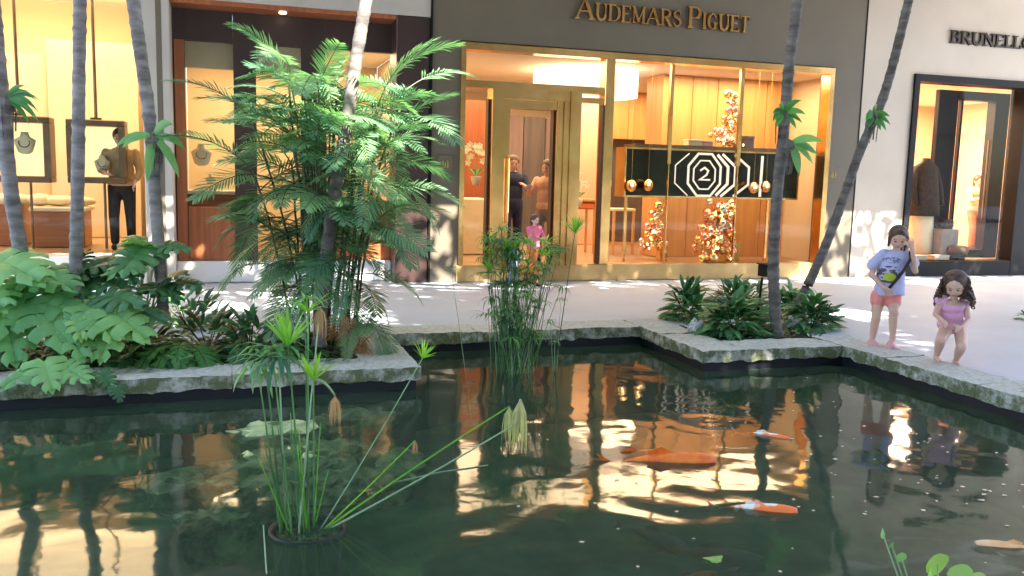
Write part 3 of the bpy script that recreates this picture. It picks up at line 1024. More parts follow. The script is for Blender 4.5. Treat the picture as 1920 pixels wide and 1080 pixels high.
# ------------------------------------------------------------------ things inside the shops
c = pf(1098, 150, 1.9)
lm = thing('drum_lamp', 'large white glowing drum pendant lamp behind the brass doorway', 'lamp', (c.x, 1.9, c.z - 0.3))
rr = (fx(1188, 1.9) - fx(1008, 1.9)) / 2
part('lamp_shade', MB().lathe((c.x, 1.9, 0), [(rr, fz(1100, 182, 1.9)), (rr, fz(1100, 116, 1.9))], 40), M['lamp'], lm, True)
part('lamp_rod', MB().tube([(c.x, 1.9, fz(1100, 116, 1.9)), (c.x, 1.9, 3.46)], 0.015), M['brass'], lm)

# illuminated emblem case in the window
dq = 0.45
z0, z1 = fz(1330, 372, dq), fz(1330, 281, dq)
x0, x1 = fx(1172, dq), fx(1500, dq)
ec = thing('display_case', 'long black display case with lit white octagon emblem inside brass edging', 'display case', ((x0 + x1) / 2, dq, z0))
part('case_body', MB().box(x0 + 0.03, x1 - 0.03, dq + 0.004, dq + 0.35, z0 + 0.03, z1 - 0.03), M['blackglass'], ec)
part('case_frame', MB().box(x0, x1, dq, dq + 0.36, z1 - 0.029, z1).box(x0, x1, dq, dq + 0.36, z0, z0 + 0.029).box(x0, x0 + 0.029, dq, dq + 0.36, z0 + 0.03, z1 - 0.03).box(x1 - 0.029, x1, dq, dq + 0.36, z0 + 0.03, z1 - 0.03), M['brass'], ec)
part('case_post', MB().box(x0 + 0.1, x0 + 0.14, dq + 0.15, dq + 0.19, 0.202, z0 - 0.001), M['brass'], ec)
part('case_post', MB().box(x1 - 0.5, x1 - 0.46, dq + 0.15, dq + 0.19, 0.202, z0 - 0.001), M['brass'], ec)


def ribbon(pts, wd, y, closed=False):
    mb = MB()
    P = [Vector((p[0], 0, p[1])) for p in pts]
    n = len(P)
    seg = n if closed else n - 1
    offs = []
    for i in range(n):
        a = P[i - 1] if (closed or i > 0) else P[i]
        b = P[(i + 1) % n] if (closed or i < n - 1) else P[i]
        d1_ = (P[i] - a).normalized() if (P[i] - a).length > 0 else (b - P[i]).normalized()
        d2_ = (b - P[i]).normalized() if (b - P[i]).length > 0 else d1_
        nn = (Vector((-d1_.z, 0, d1_.x)) + Vector((-d2_.z, 0, d2_.x))).normalized()
        k = 1 / max(0.4, nn.dot(Vector((-d1_.z, 0, d1_.x))))
        offs.append(nn * wd / 2 * k)
    for i in range(seg):
        j = (i + 1) % n
        q = [P[i] - offs[i], P[j] - offs[j], P[j] + offs[j], P[i] + offs[i]]
        mb.add([(p.x, y, p.z) for p in q] + [(p.x, y + 0.012, p.z) for p in q],
               [(0, 1, 2, 3), (7, 6, 5, 4), (0, 4, 5, 1), (1, 5, 6, 2), (2, 6, 7, 3), (3, 7, 4, 0)])
    return mb


yq = dq - 0.010
oc = pf(1321, 328, yq)
zh = (z1 - z0) / 2 * 0.86


def octp(cx, hw, hh, full=True, side=1):
    k = 0.42
    pr = [(hw * k, hh), (hw, hh * k), (hw, -hh * k), (hw * k, -hh)]
    if full:
        pts = pr + [(-a, b) for a, b in reversed(pr)]
    else:
        pts = [(side * a, b) for a, b in pr]
    return [(cx + a, oc.z + b) for a, b in pts]


U_ = (fx(1360, yq) - fx(1320, yq)) / 40.0      # metres per photo pixel there
part('emblem_ring', ribbon(octp(oc.x, 30 * U_, zh), 0.036, yq, True), M['logoline'], ec)
part('emblem_ring', ribbon(octp(oc.x, 20 * U_, zh * 0.68), 0.022, yq, True), M['logoline'], ec)
part('emblem_ring', ribbon(octp(oc.x + 8 * U_, 36 * U_, zh * 0.98, False), 0.045, yq, False), M['logoline'], ec)
part('emblem_ring', ribbon(octp(oc.x + 14 * U_, 44 * U_, zh * 1.02, False), 0.04, yq, False), M['logoline'], ec)
part('emblem_ring', ribbon(octp(oc.x + 36 * U_, 48 * U_, zh, False), 0.035, yq, False), M['logoline'], ec)
part('emblem_ring', ribbon(octp(oc.x - 12 * U_, 42 * U_, zh, False, -1), 0.016, yq, False), M['logoline'], ec)
part('emblem_bar', ribbon([(oc.x + 109 * U_, oc.z + zh), (oc.x + 108 * U_, oc.z - zh)], 0.045, yq), M['logoline'], ec)
part('emblem_letter', ribbon([(oc.x - 8 * U_, oc.z + .07), (oc.x, oc.z + .12), (oc.x + 7 * U_, oc.z + .07), (oc.x + 4 * U_, oc.z), (oc.x - 8 * U_, oc.z - .08), (oc.x + 11 * U_, oc.z - .08)], 0.03, yq), M['logoline'], ec)

# top shelf above the case with small boxes
part('case_shelf', MB().box(x0 + 0.2, x1 - 0.3, dq + 0.02, dq + 0.5, z1 + 0.003, z1 + 0.06), M['bronze'], ec)
for k, (px, py, w_, h_, mm) in enumerate(((1300, 262, .26, .10, 'velvet'), (1322, 262, .22, .09, 'shoe'), (1402, 258, .16, .2, 'mauve'))):
    c = pf(px, py, dq + 0.2)
    g = thing('gift_box', ['flat cream gift box on the shelf above the octagon emblem', 'small rosy gift box on the shelf beside the cream one', 'upright mauve gift box on the shelf right of the gold cascade'][k], 'box', (c.x, dq + 0.2, z1 + 0.062))
    part('box_body', MB().box(c.x - w_ / 2, c.x + w_ / 2, dq + 0.12, dq + 0.3, z1 + 0.062, z1 + 0.062 + h_ * 0.75, bev=0.006), M[mm], g)
    part('lid', MB().box(c.x - w_ / 2 - .006, c.x + w_ / 2 + .006, dq + 0.114, dq + 0.306, z1 + 0.064 + h_ * 0.75, z1 + 0.064 + h_, bev=0.004), M[mm], g)

# bauble columns
bm_ = []
for mm in ('gold', 'rosegold', 'silver', 'gold'):
    b_ = MB()
    b_.ell((0, 0, 0), 1, 1, 1, 12)
    b_.lathe((0, 0, 0.95), [(0.2, 0), (0.2, 0.22)], 8)
    bm_.append(b_.mesh('bauble', M[mm], True))
tw = MB()
for k in range(22):
    a, b = R.uniform(0, 6.28), R.uniform(-1, 1)
    d = Vector((math.cos(a) * math.sqrt(1 - b * b), math.sin(a) * math.sqrt(1 - b * b), b))
    s = d.orthogonal().normalized() * 0.12
    tw.add([d * 0.2 - s, d * 0.2 + s, d * 1.3], [(0, 1, 2)])
twm = tw.mesh('foil_tuft', M['rosegold'])


def bauble_column(label, pts, n, r0, r1, group=None):
    """pts: list of (px,py,halfwidth px) down the column at depth d"""
    d = pts[0][3]
    c = pf(pts[-1][0], pts[-1][1], d)
    t = thing('bauble_tree', label, 'decoration', (c.x, d, c.z), 'foil and bauble decorations in the watch shop window')
    b = BASE[t.name]
    P = [pf(p[0], p[1], d) for p in pts]
    st = MB().tube(P, 0.02, 6)
    part('stem', st, M['bronze'], t)
    for k in range(n):
        f = R.random() * (len(pts) - 1)
        i = min(int(f), len(pts) - 2)
        q = f - i
        p = P[i].lerp(P[i + 1], q)
        hw = (pts[i][2] * (1 - q) + pts[i + 1][2] * q) * 0.0086
        a = R.uniform(0, 6.28)
        rad = hw * math.sqrt(R.random())
        pos = p + Vector((rad * math.cos(a), rad * math.sin(a) * 0.7, R.uniform(-.03, .03)))
        tuft = R.random() < 0.25
        o = link('foil_tuft' if tuft else 'bauble', twm if tuft else bm_[R.randrange(4)], t, pos - b)
        s = R.uniform(r0, r1)
        o.scale = (s,) * 3
        o.rotation_euler = (R.uniform(-.6, .6), R.uniform(-.6, .6), R.uniform(0, 6))
    for k in range(n // 5):
        f = R.random() * (len(pts) - 1)
        i = min(int(f), len(pts) - 2)
        p = P[i].lerp(P[i + 1], f - i) + Vector((R.uniform(-1, 1), -0.9, 0)) * (pts[i][2] * 0.006)
        o = link('light_bulb', BULB, t, p - b)
    return t


BULB = MB().ell((0, 0, 0), 0.014, 0.014, 0.02, 6).mesh('light_bulb', M['bulb'], True)
bauble_column('tall cascade of gold and rose baubles below the octagon emblem case', [(1352, 380, 26, 0.3), (1345, 420, 34, 0.3), (1338, 450, 42, 0.3), (1340, 485, 44, 0.3)], 110, 0.045, 0.085)
bauble_column('slender curving spray of rose gold baubles above the emblem case', [(1370, 172, 9, 0.7), (1374, 215, 14, 0.7), (1355, 245, 34, 0.7), (1366, 272, 26, 0.7)], 66, 0.035, 0.07)
bauble_column('small gold bauble tree on the floor left of the tall cascade', [(1235, 385, 7, 1.3), (1228, 425, 15, 1.3), (1215, 465, 28, 1.3)], 48, 0.045, 0.08)
for k, (px, py, dpt, s, mm, lb) in enumerate(((1367, 470, .62, .26, 'bulb', 'yellow gift block at the foot of the tall gold cascade'), (1242, 462, 1.1, .15, 'gold', 'gold gift block beside the small bauble tree'))):
    c = pf(px, py, dpt)
    g = thing('gift_block', lb, 'box', (c.x, dpt, 0.22))
    m_ = mat('yellow_gift', (0.85, 0.50, 0.04), (0.75, 0.40, 0.03), 5, 0.5) if k == 0 else M['gold']
    h0 = 0.205
    part('box_body', MB().box(c.x - s / 2, c.x + s / 2, dpt - s / 2, dpt + s / 2, h0, c.z + s * 0.6, bev=0.01), m_, g)
    part('ribbon', MB().box(c.x - s / 12, c.x + s / 12, dpt - s / 2 - .003, dpt + s / 2 + .003, h0, c.z + s * 0.6 + .003), M['rosegold'], g)
# bauble lamps showing as twin glints in front of the case
for k, (px, py) in enumerate(((1184, 348), (1215, 347), (1413, 352), (1436, 350))):
    c = pf(px, py, 0.30)
    g = thing('glass_bauble', ['clear gold bauble hanging at the far left of the black case', 'second gold bauble hanging near the left of the black case',
                              'gold bauble hanging left of the bright emblem bar', 'gold bauble hanging right of the bright emblem bar'][k], 'bauble', (c.x, 0.3, c.z), 'gold baubles hanging before the black case')
    part('globe', MB().ell((c.x, .3, c.z), .085, .085, .10, 14), M['gold'], g, True)
    part('cord', MB().tube([(c.x, .3, c.z + .1), (c.x, .3, 3.45)], 0.0025, 5), M['brass'], g)
    part('light_bulb', MB().ell((c.x - .03, .215, c.z + .02), .022, .02, .03, 8), M['bulb'], g, True)


def orchid(px, py, d, n, label, hpx=40):
    c = pf(px, py, d)
    z0 = c.z - 0.42
    t = thing('orchid', label, 'plant', (c.x, d, z0))
    part('pot', MB().lathe((c.x, d, z0), [(.06, 0), (.09, .14), (.09, .15)], 14), M['white'], t, True)
    for k in range(6):
        a = k * 1.05
        tip = Vector((math.cos(a) * .25, math.sin(a) * .2, .12))
        b0 = Vector((c.x, d, z0 + .15))
        s = Vector((-math.sin(a), math.cos(a), 0)) * .035
        mb = MB()
        m1 = b0 + tip * .5 + Vector((0, 0, .06))
        mb.add([b0, m1 - s, b0 + tip, m1 + s], [(0, 1, 2, 3)])
        part('leaf', mb, M['shrub'], t)
    part('flower_stem', MB().tube([(c.x, d, z0 + .15), (c.x + .02, d, z0 + .45), (c.x - .1, d - .05, z0 + .66)], .008, 5), M['palestem'], t)
    for k in range(n):
        p = Vector((c.x + R.uniform(-.22, .2), d + R.uniform(-.1, .1), z0 + R.uniform(.34, .68)))
        mb = MB()
        for j in range(5):
            a = j * 1.257 + k
            q = Vector((math.cos(a), -.15, math.sin(a)))
            s = Vector((-math.sin(a), 0, math.cos(a)))
            mb.add([p, p + q * .035 - s * .022, p + q * .062, p + q * .035 + s * .022], [(0, 1, 2, 3)])
        part('flower', mb, M['petal'], t)


orchid(893, 300, 1.6, 22, 'white orchid with many blooms behind the left sidelight of the brass door')
orchid(1085, 345, 2.4, 9, 'small white orchid on the table right of the brass doorway')

# table, bench and stool seen through the watch shop
c0, c1 = pf(1070, 372, 2.6), pf(1112, 372, 2.6)
t = thing('side_table', 'low timber table with orange leather top beside the brass door', 'table', (c0.x, 2.6, 0.2))
part('table_top', MB().box(c0.x, c1.x, 2.35, 2.85, c0.z - 0.05, c0.z, bev=.01), M['orangewood'], t)
part('cushion', MB().box(c0.x + .02, c1.x - .02, 2.38, 2.8, fz(1090, 392, 2.6), fz(1090, 378, 2.6), bev=.03), M['orangecloth'], t)
for (a, b) in ((c0.x + .04, 2.4), (c1.x - .04, 2.4), (c0.x + .04, 2.8), (c1.x - .04, 2.8)):
    part('leg', MB().box(a - .02, a + .02, b - .02, b + .02, .202, c0.z - .052), M['orangewood'], t)
c0, c1 = pf(1142, 390, 2.3), pf(1184, 390, 2.3)
t = thing('bar_stool', 'open framed timber stool standing left of the small bauble tree', 'stool', ((c0.x + c1.x) / 2, 2.3, 0.2))
part('seat', MB().box(c0.x, c1.x, 2.1, 2.5, c0.z - .05, c0.z, bev=.012), M['velvet'], t)
for (a, b) in ((c0.x + .03, 2.13), (c1.x - .03, 2.13), (c0.x + .03, 2.47), (c1.x - .03, 2.47)):
    part('leg', MB().box(a - .022, a + .022, b - .022, b + .022, .202, c0.z - .052), M['orangewood'], t)
part('footrest', MB().box(c0.x + .053, c1.x - .053, 2.11, 2.15, .4, .44), M['orangewood'], t)

# jewellery shop: hanging vitrines, counters, busts
def bust(px, py, d, label, s=1.0):
    c = pf(px, py, d)
    t = thing('necklace_bust', label, 'display bust', (c.x, d, c.z - .15 * s))
    part('bust_form', MB().rings([[(c.x + math.cos(a) * rx * s, d + math.sin(a) * ry * s, c.z + z * s) for a in [k * math.pi / 7 for k in range(14)]] for rx, ry, z in
                                 ((.05, .04, -.15), (.10, .05, -.12), (.14, .06, 0), (.15, .06, .06), (.07, .05, .11), (.05, .045, .18))]), M['velvet'], t, True)
    part('necklace', MB().tube([(c.x + math.sin(a) * .075 * s, d - .064 * s, c.z + (.02 - math.cos(a) * .07) * s) for a in [-2 + 4 * k / 14 for k in range(15)]], .006 * s, 5), M['gold'], t)


def vitrine(xa, ya, xb, yb, d, rodpx, postpx, label):
    p0, p1 = pf(xa, ya, d), pf(xb, yb, d)
    x0, x1, z1, z0 = p0.x, p1.x, p0.z, p1.z
    t = thing('hanging_vitrine', label, 'display case', ((x0 + x1) / 2, d, z0))
    fw = .085
    part('case_frame', MB().box(x0, x1, d, d + .38, z1 - fw, z1, bev=.012).box(x0, x1, d, d + .38, z0, z0 + fw, bev=.012)
         .box(x0, x0 + fw, d + .002, d + .378, z0 + fw, z1 - fw).box(x1 - fw, x1, d + .002, d + .378, z0 + fw, z1 - fw), M['bronze'], t)
    part('case_lining', MB().box(x0 + fw, x1 - fw, d + .33, d + .37, z0 + fw, z1 - fw), M['caseglow'], t)
    part('pane', MB().quad((x0 + fw, d + .03, z0 + fw), (x1 - fw, d + .03, z0 + fw), (x1 - fw, d + .03, z1 - fw), (x0 + fw, d + .03, z1 - fw)), M['glass'], t)
    xr = fx(rodpx, d)
    part('suspension_rod', MB().tube([(xr, d + .19, z1), (xr, d + .19, 4.32)], .022, 8).box(xr - .07, xr + .07, d + .15, d + .23, z1 + .001, z1 + .035), M['bronze'], t)
    xp = fx(postpx, d)
    part('support_post', MB().tube([(xp, d + .19, z0), (xp, d + .19, .43)], .018, 8), M['bronze'], t)
    return x0, x1, z0, z1


v1 = vitrine(-30, 214, 97, 343, .75, 33, 50, 'bronze framed hanging vitrine cut by the left edge of the view')
v2 = vitrine(122, 222, 237, 345, .75, 179, 191, 'bronze framed hanging vitrine between the second and third palm trunks')
bust(47, 270, .95, 'slim dark necklace stand inside the leftmost vitrine', .9)
bust(192, 308, .95, 'small bust inside the vitrine between the second and third trunks', .7)
bust(378, 292, RD + .35, 'cream necklace bust behind the first brown door pane', .95)
bust(395, 338, RD + .5, 'small low bust on the shelf under the cream necklace bust', .5)


def counter(xa, ya, xb, yb, d, dep, label, topm='velvet'):
    p0, p1 = pf(xa, ya, d), pf(xb, yb, d)
    t = thing('timber_counter', label, 'counter', ((p0.x + p1.x) / 2, d, .42))
    part('cabinet', MB().box(p0.x, p1.x, d, d + dep, .422, p0.z - .06, bev=.01), M['midwood'], t)
    part('counter_top', MB().box(p0.x - .05, p1.x + .05, d - .05, d + dep + .05, p0.z - .058, p0.z, bev=.012), M[topm], t)
    return p0, p1


counter(-90, 372, 45, 470, 1.5, .6, 'timber counter at the left edge of the jewellery shop')
counter(62, 388, 160, 470, 1.2, .7, 'timber counter with pale top below the second vitrine')
counter(342, 356, 470, 470, RD + .35, .4, 'timber cabinet behind the brown door panes')
for k, (px, py, rw, rh) in enumerate(((20, 352, .3, .16), (75, 366, .2, .16), (110, 366, .28, .14), (150, 366, .22, .13))):
    c = pf(px, py, 1.55)
    zt0 = fz(100, 388, 1.2)
    mb = MB().ell((c.x, 1.55, zt0 + rh * .55), rw, .18, rh * .55, 14)
    solo('seat_cushion', mb, M['velvet'], (c.x, 1.55, zt0), ['leftmost plump cream cushion behind the counter', 'second plump cream cushion from the left on the counter',
         'widest cream cushion on the counter under the second vitrine', 'cream cushion furthest right on the pale topped counter'][k], 'cushion', smooth=True)

# ------------------------------------------------------------------ people
def build_form(mb, m, root, name, vox, sm=5, label=None, offset=(0, 0, 0)):
    o = link(name, mb.mesh(name, m, True), root, offset)
    md = o.modifiers.new('remesh', 'REMESH')
    md.mode = 'VOXEL'
    md.voxel_size = vox
    md.use_smooth_shade = True
    s = o.modifiers.new('smooth', 'SMOOTH')
    s.factor = 0.5
    s.iterations = sm
    if label:
        o['label'] = label
    BASE[o.name] = BASE[root.name]
    return o


def hand(mb, wrist, palm_dir, side_dir, s, curl=0.35):
    """palm with five fingers; s = hand length"""
    d = Vector(palm_dir).normalized()
    sd2 = Vector(side_dir)
    sd2 = (sd2 - d * sd2.dot(d)).normalized()
    nn = d.cross(sd2)
    w0 = Vector(wrist)
    pc = w0 + d * s * .48
    mb.cap_(w0, w0 + d * s * .12, s * .14, s * .15, 8)
    for q in (-.16, 0, .16):
        mb.cap_(w0 + d * s * .15 + sd2 * s * q * .7, pc + sd2 * s * q, s * .10, s * .095, 8)
    for q, L in ((-.24, .40), (-.08, .48), (.08, .50), (.24, .42)):
        b = pc + sd2 * s * q
        k1 = b + d * s * L * .5 * math.cos(curl) + nn * s * L * .5 * math.sin(curl) + sd2 * s * q * .15
        k2 = k1 + d * s * L * .5 * math.cos(curl * 2.4) + nn * s * L * .5 * math.sin(curl * 2.4) + sd2 * s * q * .1
        mb.cap_(b, k1, s * .062, s * .056, 7)
        mb.cap_(k1, k2, s * .056, s * .046, 7)
    tb_ = w0 + d * s * .2 - sd2 * s * .22
    t1 = tb_ + d * s * .2 - sd2 * s * .16 + nn * s * .08
    mb.cap_(w0 + d * s * .1 - sd2 * s * .06, tb_, s * .09, s * .08, 7)
    mb.cap_(tb_, t1, s * .072, s * .064, 7)
    mb.cap_(t1, t1 + d * s * .2 + nn * s * .1, s * .062, s * .05, 7)


def headrot(yaw, pitch, roll=0):
    return Matrix.Rotation(yaw, 3, 'Z') @ Matrix.Rotation(pitch, 3, 'X') @ Matrix.Rotation(roll, 3, 'Y')


def add_head(mb, c, r, rot):
    """face looks to -y; r = half head height"""
    def P(x, y, z):
        return Vector(c) + rot @ Vector((x * r, y * r, z * r))
    mb.ell(P(0, .08, .18), r * .74, r * .84, r * .80, 18, rot=rot)         # skull
    mb.ell(P(0, -.12, -.22), r * .60, r * .62, r * .66, 16, rot=rot)       # face
    mb.ell(P(0, -.45, -.70), r * .25, r * .2, r * .18, 12, rot=rot)        # chin
    mb.ell(P(-.33, -.38, -.34), r * .25, r * .25, r * .25, 12, rot=rot)    # cheeks
    mb.ell(P(.33, -.38, -.34), r * .25, r * .25, r * .25, 12, rot=rot)
    mb.cap_(P(0, -.64, .0), P(0, -.80, -.22), r * .07, r * .11, 8)         # nose
    mb.ell(P(0, -.66, -.48), r * .2, r * .09, r * .09, 10, rot=rot)        # mouth
    for s in (-1, 1):
        mb.ell(P(.72 * s, .05, -.12), r * .09, r * .16, r * .22, 10, rot=rot)
    return P


def face_bits(root, P, r, rot):
    for s in (-1, 1):
        e_ = MB().ell(P(.27 * s, -.665, -.02), r * .115, r * .07, r * .05, 10, rot=rot)
        o = link('eye', e_.mesh('eye', M['eye'], True), root)
        b_ = MB().cap_(P(.14 * s, -.70, .16), P(.42 * s, -.62, .15), r * .028, r * .022, 6)
        link('eyebrow', b_.mesh('eyebrow', M['hair'], True), root)
    l_ = MB().ell(P(0, -.735, -.50), r * .17, r * .05, r * .045, 10, rot=rot)
    link('mouth', l_.mesh('mouth', M['lip'], True), root)


CAMROT = -YAW


def person_root(label, loc, rotz):
    t = thing('person', label, 'person', loc)
    t.rotation_euler = (0, 0, rotz)
    return t


# --- girl standing with one foot forward (pixel frame -> metres)
def px_frame(cx, cy, s):
    return lambda x, y, o=0.0: Vector(((x - cx) * s, o, (cy - y) * s))


g1 = pg(1651, 646, 0.02)
r1 = person_root('girl in lilac printed tee and coral shorts standing with one hand raised to her face', (g1.x, g1.y, 0.02), CAMROT)
Q = px_frame(1651, 646, 0.00542)
hc = Q(1664, 448, -.05)
HR = 0.114
hrot = headrot(-0.30, 0.42)
b = MB()
HP = add_head(b, hc, HR, hrot)
b.cap_(Q(1665, 474, -.01), Q(1664, 460, -.03), .036, .034)
b.ell(Q(1663, 487, 0), .125, .075, .09, 16)
b.ell(Q(1660, 505, 0), .105, .075, .12, 16)
b.ell(Q(1657, 530, .0), .10, .07, .10, 16)
b.ell(Q(1654, 548, .01), .115, .085, .085, 16)
shL, shR_ = Q(1641, 477, 0), Q(1688, 477, 0.0)
elL, haL = Q(1622, 516, -.02), Q(1638, 537, -.13)
elR, haR = Q(1697, 507, -.08), Q(1681, 466, -.165)
for a, c, d in ((shL, elL, haL), (shR_, elR, haR)):
    b.cap_(a, c, .037, .029); b.cap_(c, d, .029, .021)
hand(b, haL, Q(1650, 546, -.16) - haL, Vector((0, -.6, 1)), .125, .3)
hand(b, haR, Q(1677, 450, -.17) - haR, Vector((1, .3, 0)), .125, .5)
hpL, knL, anL = Q(1641, 555, .01), Q(1638, 596, -.01), Q(1638, 638, .04)
hpR, knR, anR = Q(1667, 555, -.01), Q(1660, 582, -.13), Q(1664, 632, -.10)
for a, c, d in ((hpL, knL, anL), (hpR, knR, anR)):
    b.cap_(a, c, .066, .045)
    m_ = c.lerp(d, .35)
    b.cap_(c, m_, .044, .043); b.cap_(m_, d, .043, .027)
    b.ell(c + Vector((0, -.012, 0)), .043, .042, .048)
b.cap_(anL, Q(1637, 642, .05), .027, .03); b.cap_(Q(1637, 642, .05), Q(1634, 643, -.06), .028, .022)
b.cap_(anR, Q(1663, 640, -.09), .027, .03); b.cap_(Q(1663, 640, -.10), Q(1655, 642, -.19), .026, .02)
build_form(b, M['skin'], r1, 'body', .0058, 3)
face_bits(r1, HP, HR, hrot)
sh = MB()
sh.ell(Q(1663, 485, 0), .142, .096, .085, 16)
sh.ell(Q(1661, 500, 0), .135, .096, .11, 16)
sh.rings([[Q(1659, y, 0) + Vector((math.cos(a) * rx, math.sin(a) * ry - .006, 0.008 * math.sin(3 * a + y))) for a in [k * math.pi / 12 for k in range(24)]]
          for y, rx, ry in ((484, .12, .085), (505, .135, .10), (530, .142, .106), (552, .150, .115))])
sh.cap_(shL + Vector((.012, 0, 0)), Q(1624, 499, -.01), .048, .054)
sh.cap_(shR_ + Vector((-.015, 0, 0)), Q(1696, 493, -.05), .048, .052)
build_form(sh, M['tee'], r1, 'shirt', .0075, 4)
so_ = MB()
so_.ell(Q(1655, 550, .0), .135, .105, .075, 16)
so_.cap_(hpL, Q(1641, 566, .01), .076, .075); so_.cap_(hpR, Q(1664, 566, -.05), .076, .075)
build_form(so_, M['coral'], r1, 'shorts', .008, 4)
ha = MB()
def HQ(x, y, z): return HP(x, y, z)
ha.ell(HQ(0, .16, .30), HR * .84, HR * .86, HR * .82, 16, rot=hrot)
ha.ell(HQ(0, .40, -.1), HR * .76, HR * .58, HR * .85, 16, rot=hrot)
for s in (-1, 1):
    ha.cap_(HQ(.12 * s, -.42, .86), HQ(.72 * s, -.22, .15), HR * .2, HR * .16)
    ha.cap_(HQ(.72 * s, -.2, .15), HQ(.70 * s, -.02, -.75), HR * .15, HR * .12)
ha.cap_(HQ(0, .6, -.3), HQ(.1, .55, -1.5), HR * .45, HR * .25)
for q in range(5):
    ha.cap_(HQ(.62 + .05 * q, .05 + .12 * q, -.3), HQ(.60 + .10 * q, -.05 + .15 * q, -1.35 - .12 * q), HR * .13, HR * .07)
build_form(ha, M['hair'], r1, 'hair', .007, 3)
st_ = MB().tube([Q(1687, 473, -.055), Q(1684, 485, -.112), Q(1672, 505, -.135), Q(1660, 522, -.135), Q(1648, 540, -.12)], .016, 8)
link('bag_strap', st_.mesh('bag_strap', M['charcoal'], True), r1)
for fx_, fy_, fo, tx in ((1663, 641, -.09, 1654), (1637, 643, .04, 1634)):
    s_ = MB()
    a, c = Q(fx_, fy_, fo), Q(tx, fy_ + 1, fo - .12)
    s_.cap_(a, c, .040, .038)
    s_.box(min(a.x, c.x) - .035, max(a.x, c.x) + .035, c.y - .035, a.y + .035, -.012, .012, bev=.006)
    build_form(s_, M['shoe'], r1, 'shoe', .007, 3)

# --- crouching girl
g2 = pg(1771, 675, 0.02)
r2 = person_root('small girl with dark curly hair crouching in a pink swimsuit at the pond edge', (g2.x, g2.y, 0.02), CAMROT)
Q = px_frame(1771, 675, 0.0049)
HR2 = .111
hc2 = Q(1768, 532, -.10)
hrot2 = headrot(-0.55, 0.48)
b = MB()
HP2 = add_head(b, hc2, HR2, hrot2)
b.cap_(Q(1776, 562, -.02), Q(1772, 546, -.06), .034, .032)
b.ell(Q(1774, 570, -.02), .112, .07, .06, 16)
b.ell(Q(1778, 587, .01), .095, .075, .085, 16)
b.ell(Q(1784, 604, .05), .10, .085, .08, 16)
b.ell(Q(1792, 612, .12), .125, .125, .085, 16)
sL, sR = Q(1751, 563, -.03), Q(1800, 567, .0)
eL, hL = Q(1745, 588, -.02), Q(1749, 600, -.17)
eR, hR = Q(1804, 596, -.04), Q(1776, 607, -.20)
for a, c, d in ((sL, eL, hL), (sR, eR, hR)):
    b.cap_(a, c, .033, .027); b.cap_(c, d, .027, .020)
hand(b, hL, Vector((-.04, -.10, .01)), Vector((0, .2, 1)), .105, .7)
hand(b, hR, Vector((-.12, -.05, .01)), Vector((0, .2, 1)), .105, .45)
pL, kL, aL = Q(1778, 616, .08), Q(1743, 631, -.17), Q(1753, 663, -.03)
pR, kR, aR = Q(1804, 616, .08), Q(1780, 641, -.19), Q(1789, 671, -.04)
for a, c, d in ((pL, kL, aL), (pR, kR, aR)):
    b.cap_(a, c, .062, .046)
    m_ = c.lerp(d, .35)
    b.cap_(c, m_, .044, .043); b.cap_(m_, d, .043, .025)
    b.cap_(d, d + Vector((0, .02, -.03)), .026, .024)
    b.cap_(d + Vector((0, .02, -.035)), d + Vector((-.02, -.10, -.042)), .024, .018)
build_form(b, M['skin'], r2, 'body', .0056, 3)
face_bits(r2, HP2, HR2, hrot2)
sw = MB()
sw.ell(Q(1774, 575, -.02), .108, .083, .055, 16)
sw.ell(Q(1778, 588, .01), .107, .087, .085, 16)
sw.ell(Q(1784, 604, .05), .112, .097, .08, 16)
sw.ell(Q(1793, 612, .125), .136, .136, .086, 16)
sw.cap_(Q(1757, 568, -.04), Q(1760, 556, -.01), .028, .024); sw.cap_(Q(1792, 571, -.03), Q(1793, 559, .0), .028, .024)
build_form(sw, M['pink'], r2, 'swimsuit', .007, 3)
for (cx_, cy_, o_) in ((1750, 560, -.045), (1798, 565, -.02)):
    rf = MB()
    for k in range(9):
        a = k / 8 * math.pi
        p = Q(cx_ + math.cos(a) * 8, cy_ + 4 + math.sin(a) * 5 - 4, o_)
        rf.ell(p, .020, .024, .024 + .01 * (k % 2), 8)
    build_form(rf, M['pink'], r2, 'ruffle', .006, 2)
hh = MB()
hh.ell(HP2(0, .33, .34), HR2 * .98, HR2 * .96, HR2 * .88, 14, rot=hrot2)
hh.ell(HP2(.0, .50, -.35), HR2 * 1.12, HR2 * .75, HR2 * 1.05, 14, rot=hrot2)
hh.ell(HP2(.70, .30, -.55), HR2 * .42, HR2 * .5, HR2 * .9, 12, rot=hrot2)
hh.ell(HP2(-.68, .30, -.3), HR2 * .32, HR2 * .45, HR2 * .7, 12, rot=hrot2)
RC = random.Random(3)
hb = []
cm = MB()
for k in range(330):
    a = RC.uniform(-.1 * math.pi, 1.1 * math.pi) if RC.random() < .6 else RC.uniform(-.1, 1.1) * math.pi
    z = RC.uniform(-1.45, 1.0)
    rad = 1.0 * math.sqrt(max(.1, 1 - max(0, z) ** 2)) * (1.0 + .25 * max(0, -z))
    if math.sin(a) < .15 and z > -.2:
        continue
    p = HP2(math.cos(a) * rad * 1.06, math.sin(a) * rad * 1.05 - .05, z + .12)
    pts, rr_ = [], []
    ph = RC.uniform(0, 6)
    for j in range(7):
        f = j / 6
        pts.append(p + Vector((math.cos(ph + f * 9) * .012, math.sin(ph + f * 9) * .012, -.07 * f)))
        rr_.append(.0095 * (1 - .5 * f))
    cm.tube(pts, rr_, 6)
hob = build_form(hh, M['hair'], r2, 'hair', .007, 3)
link('hair_curls', cm.mesh('hair_curls', M['hair'], True), r2)


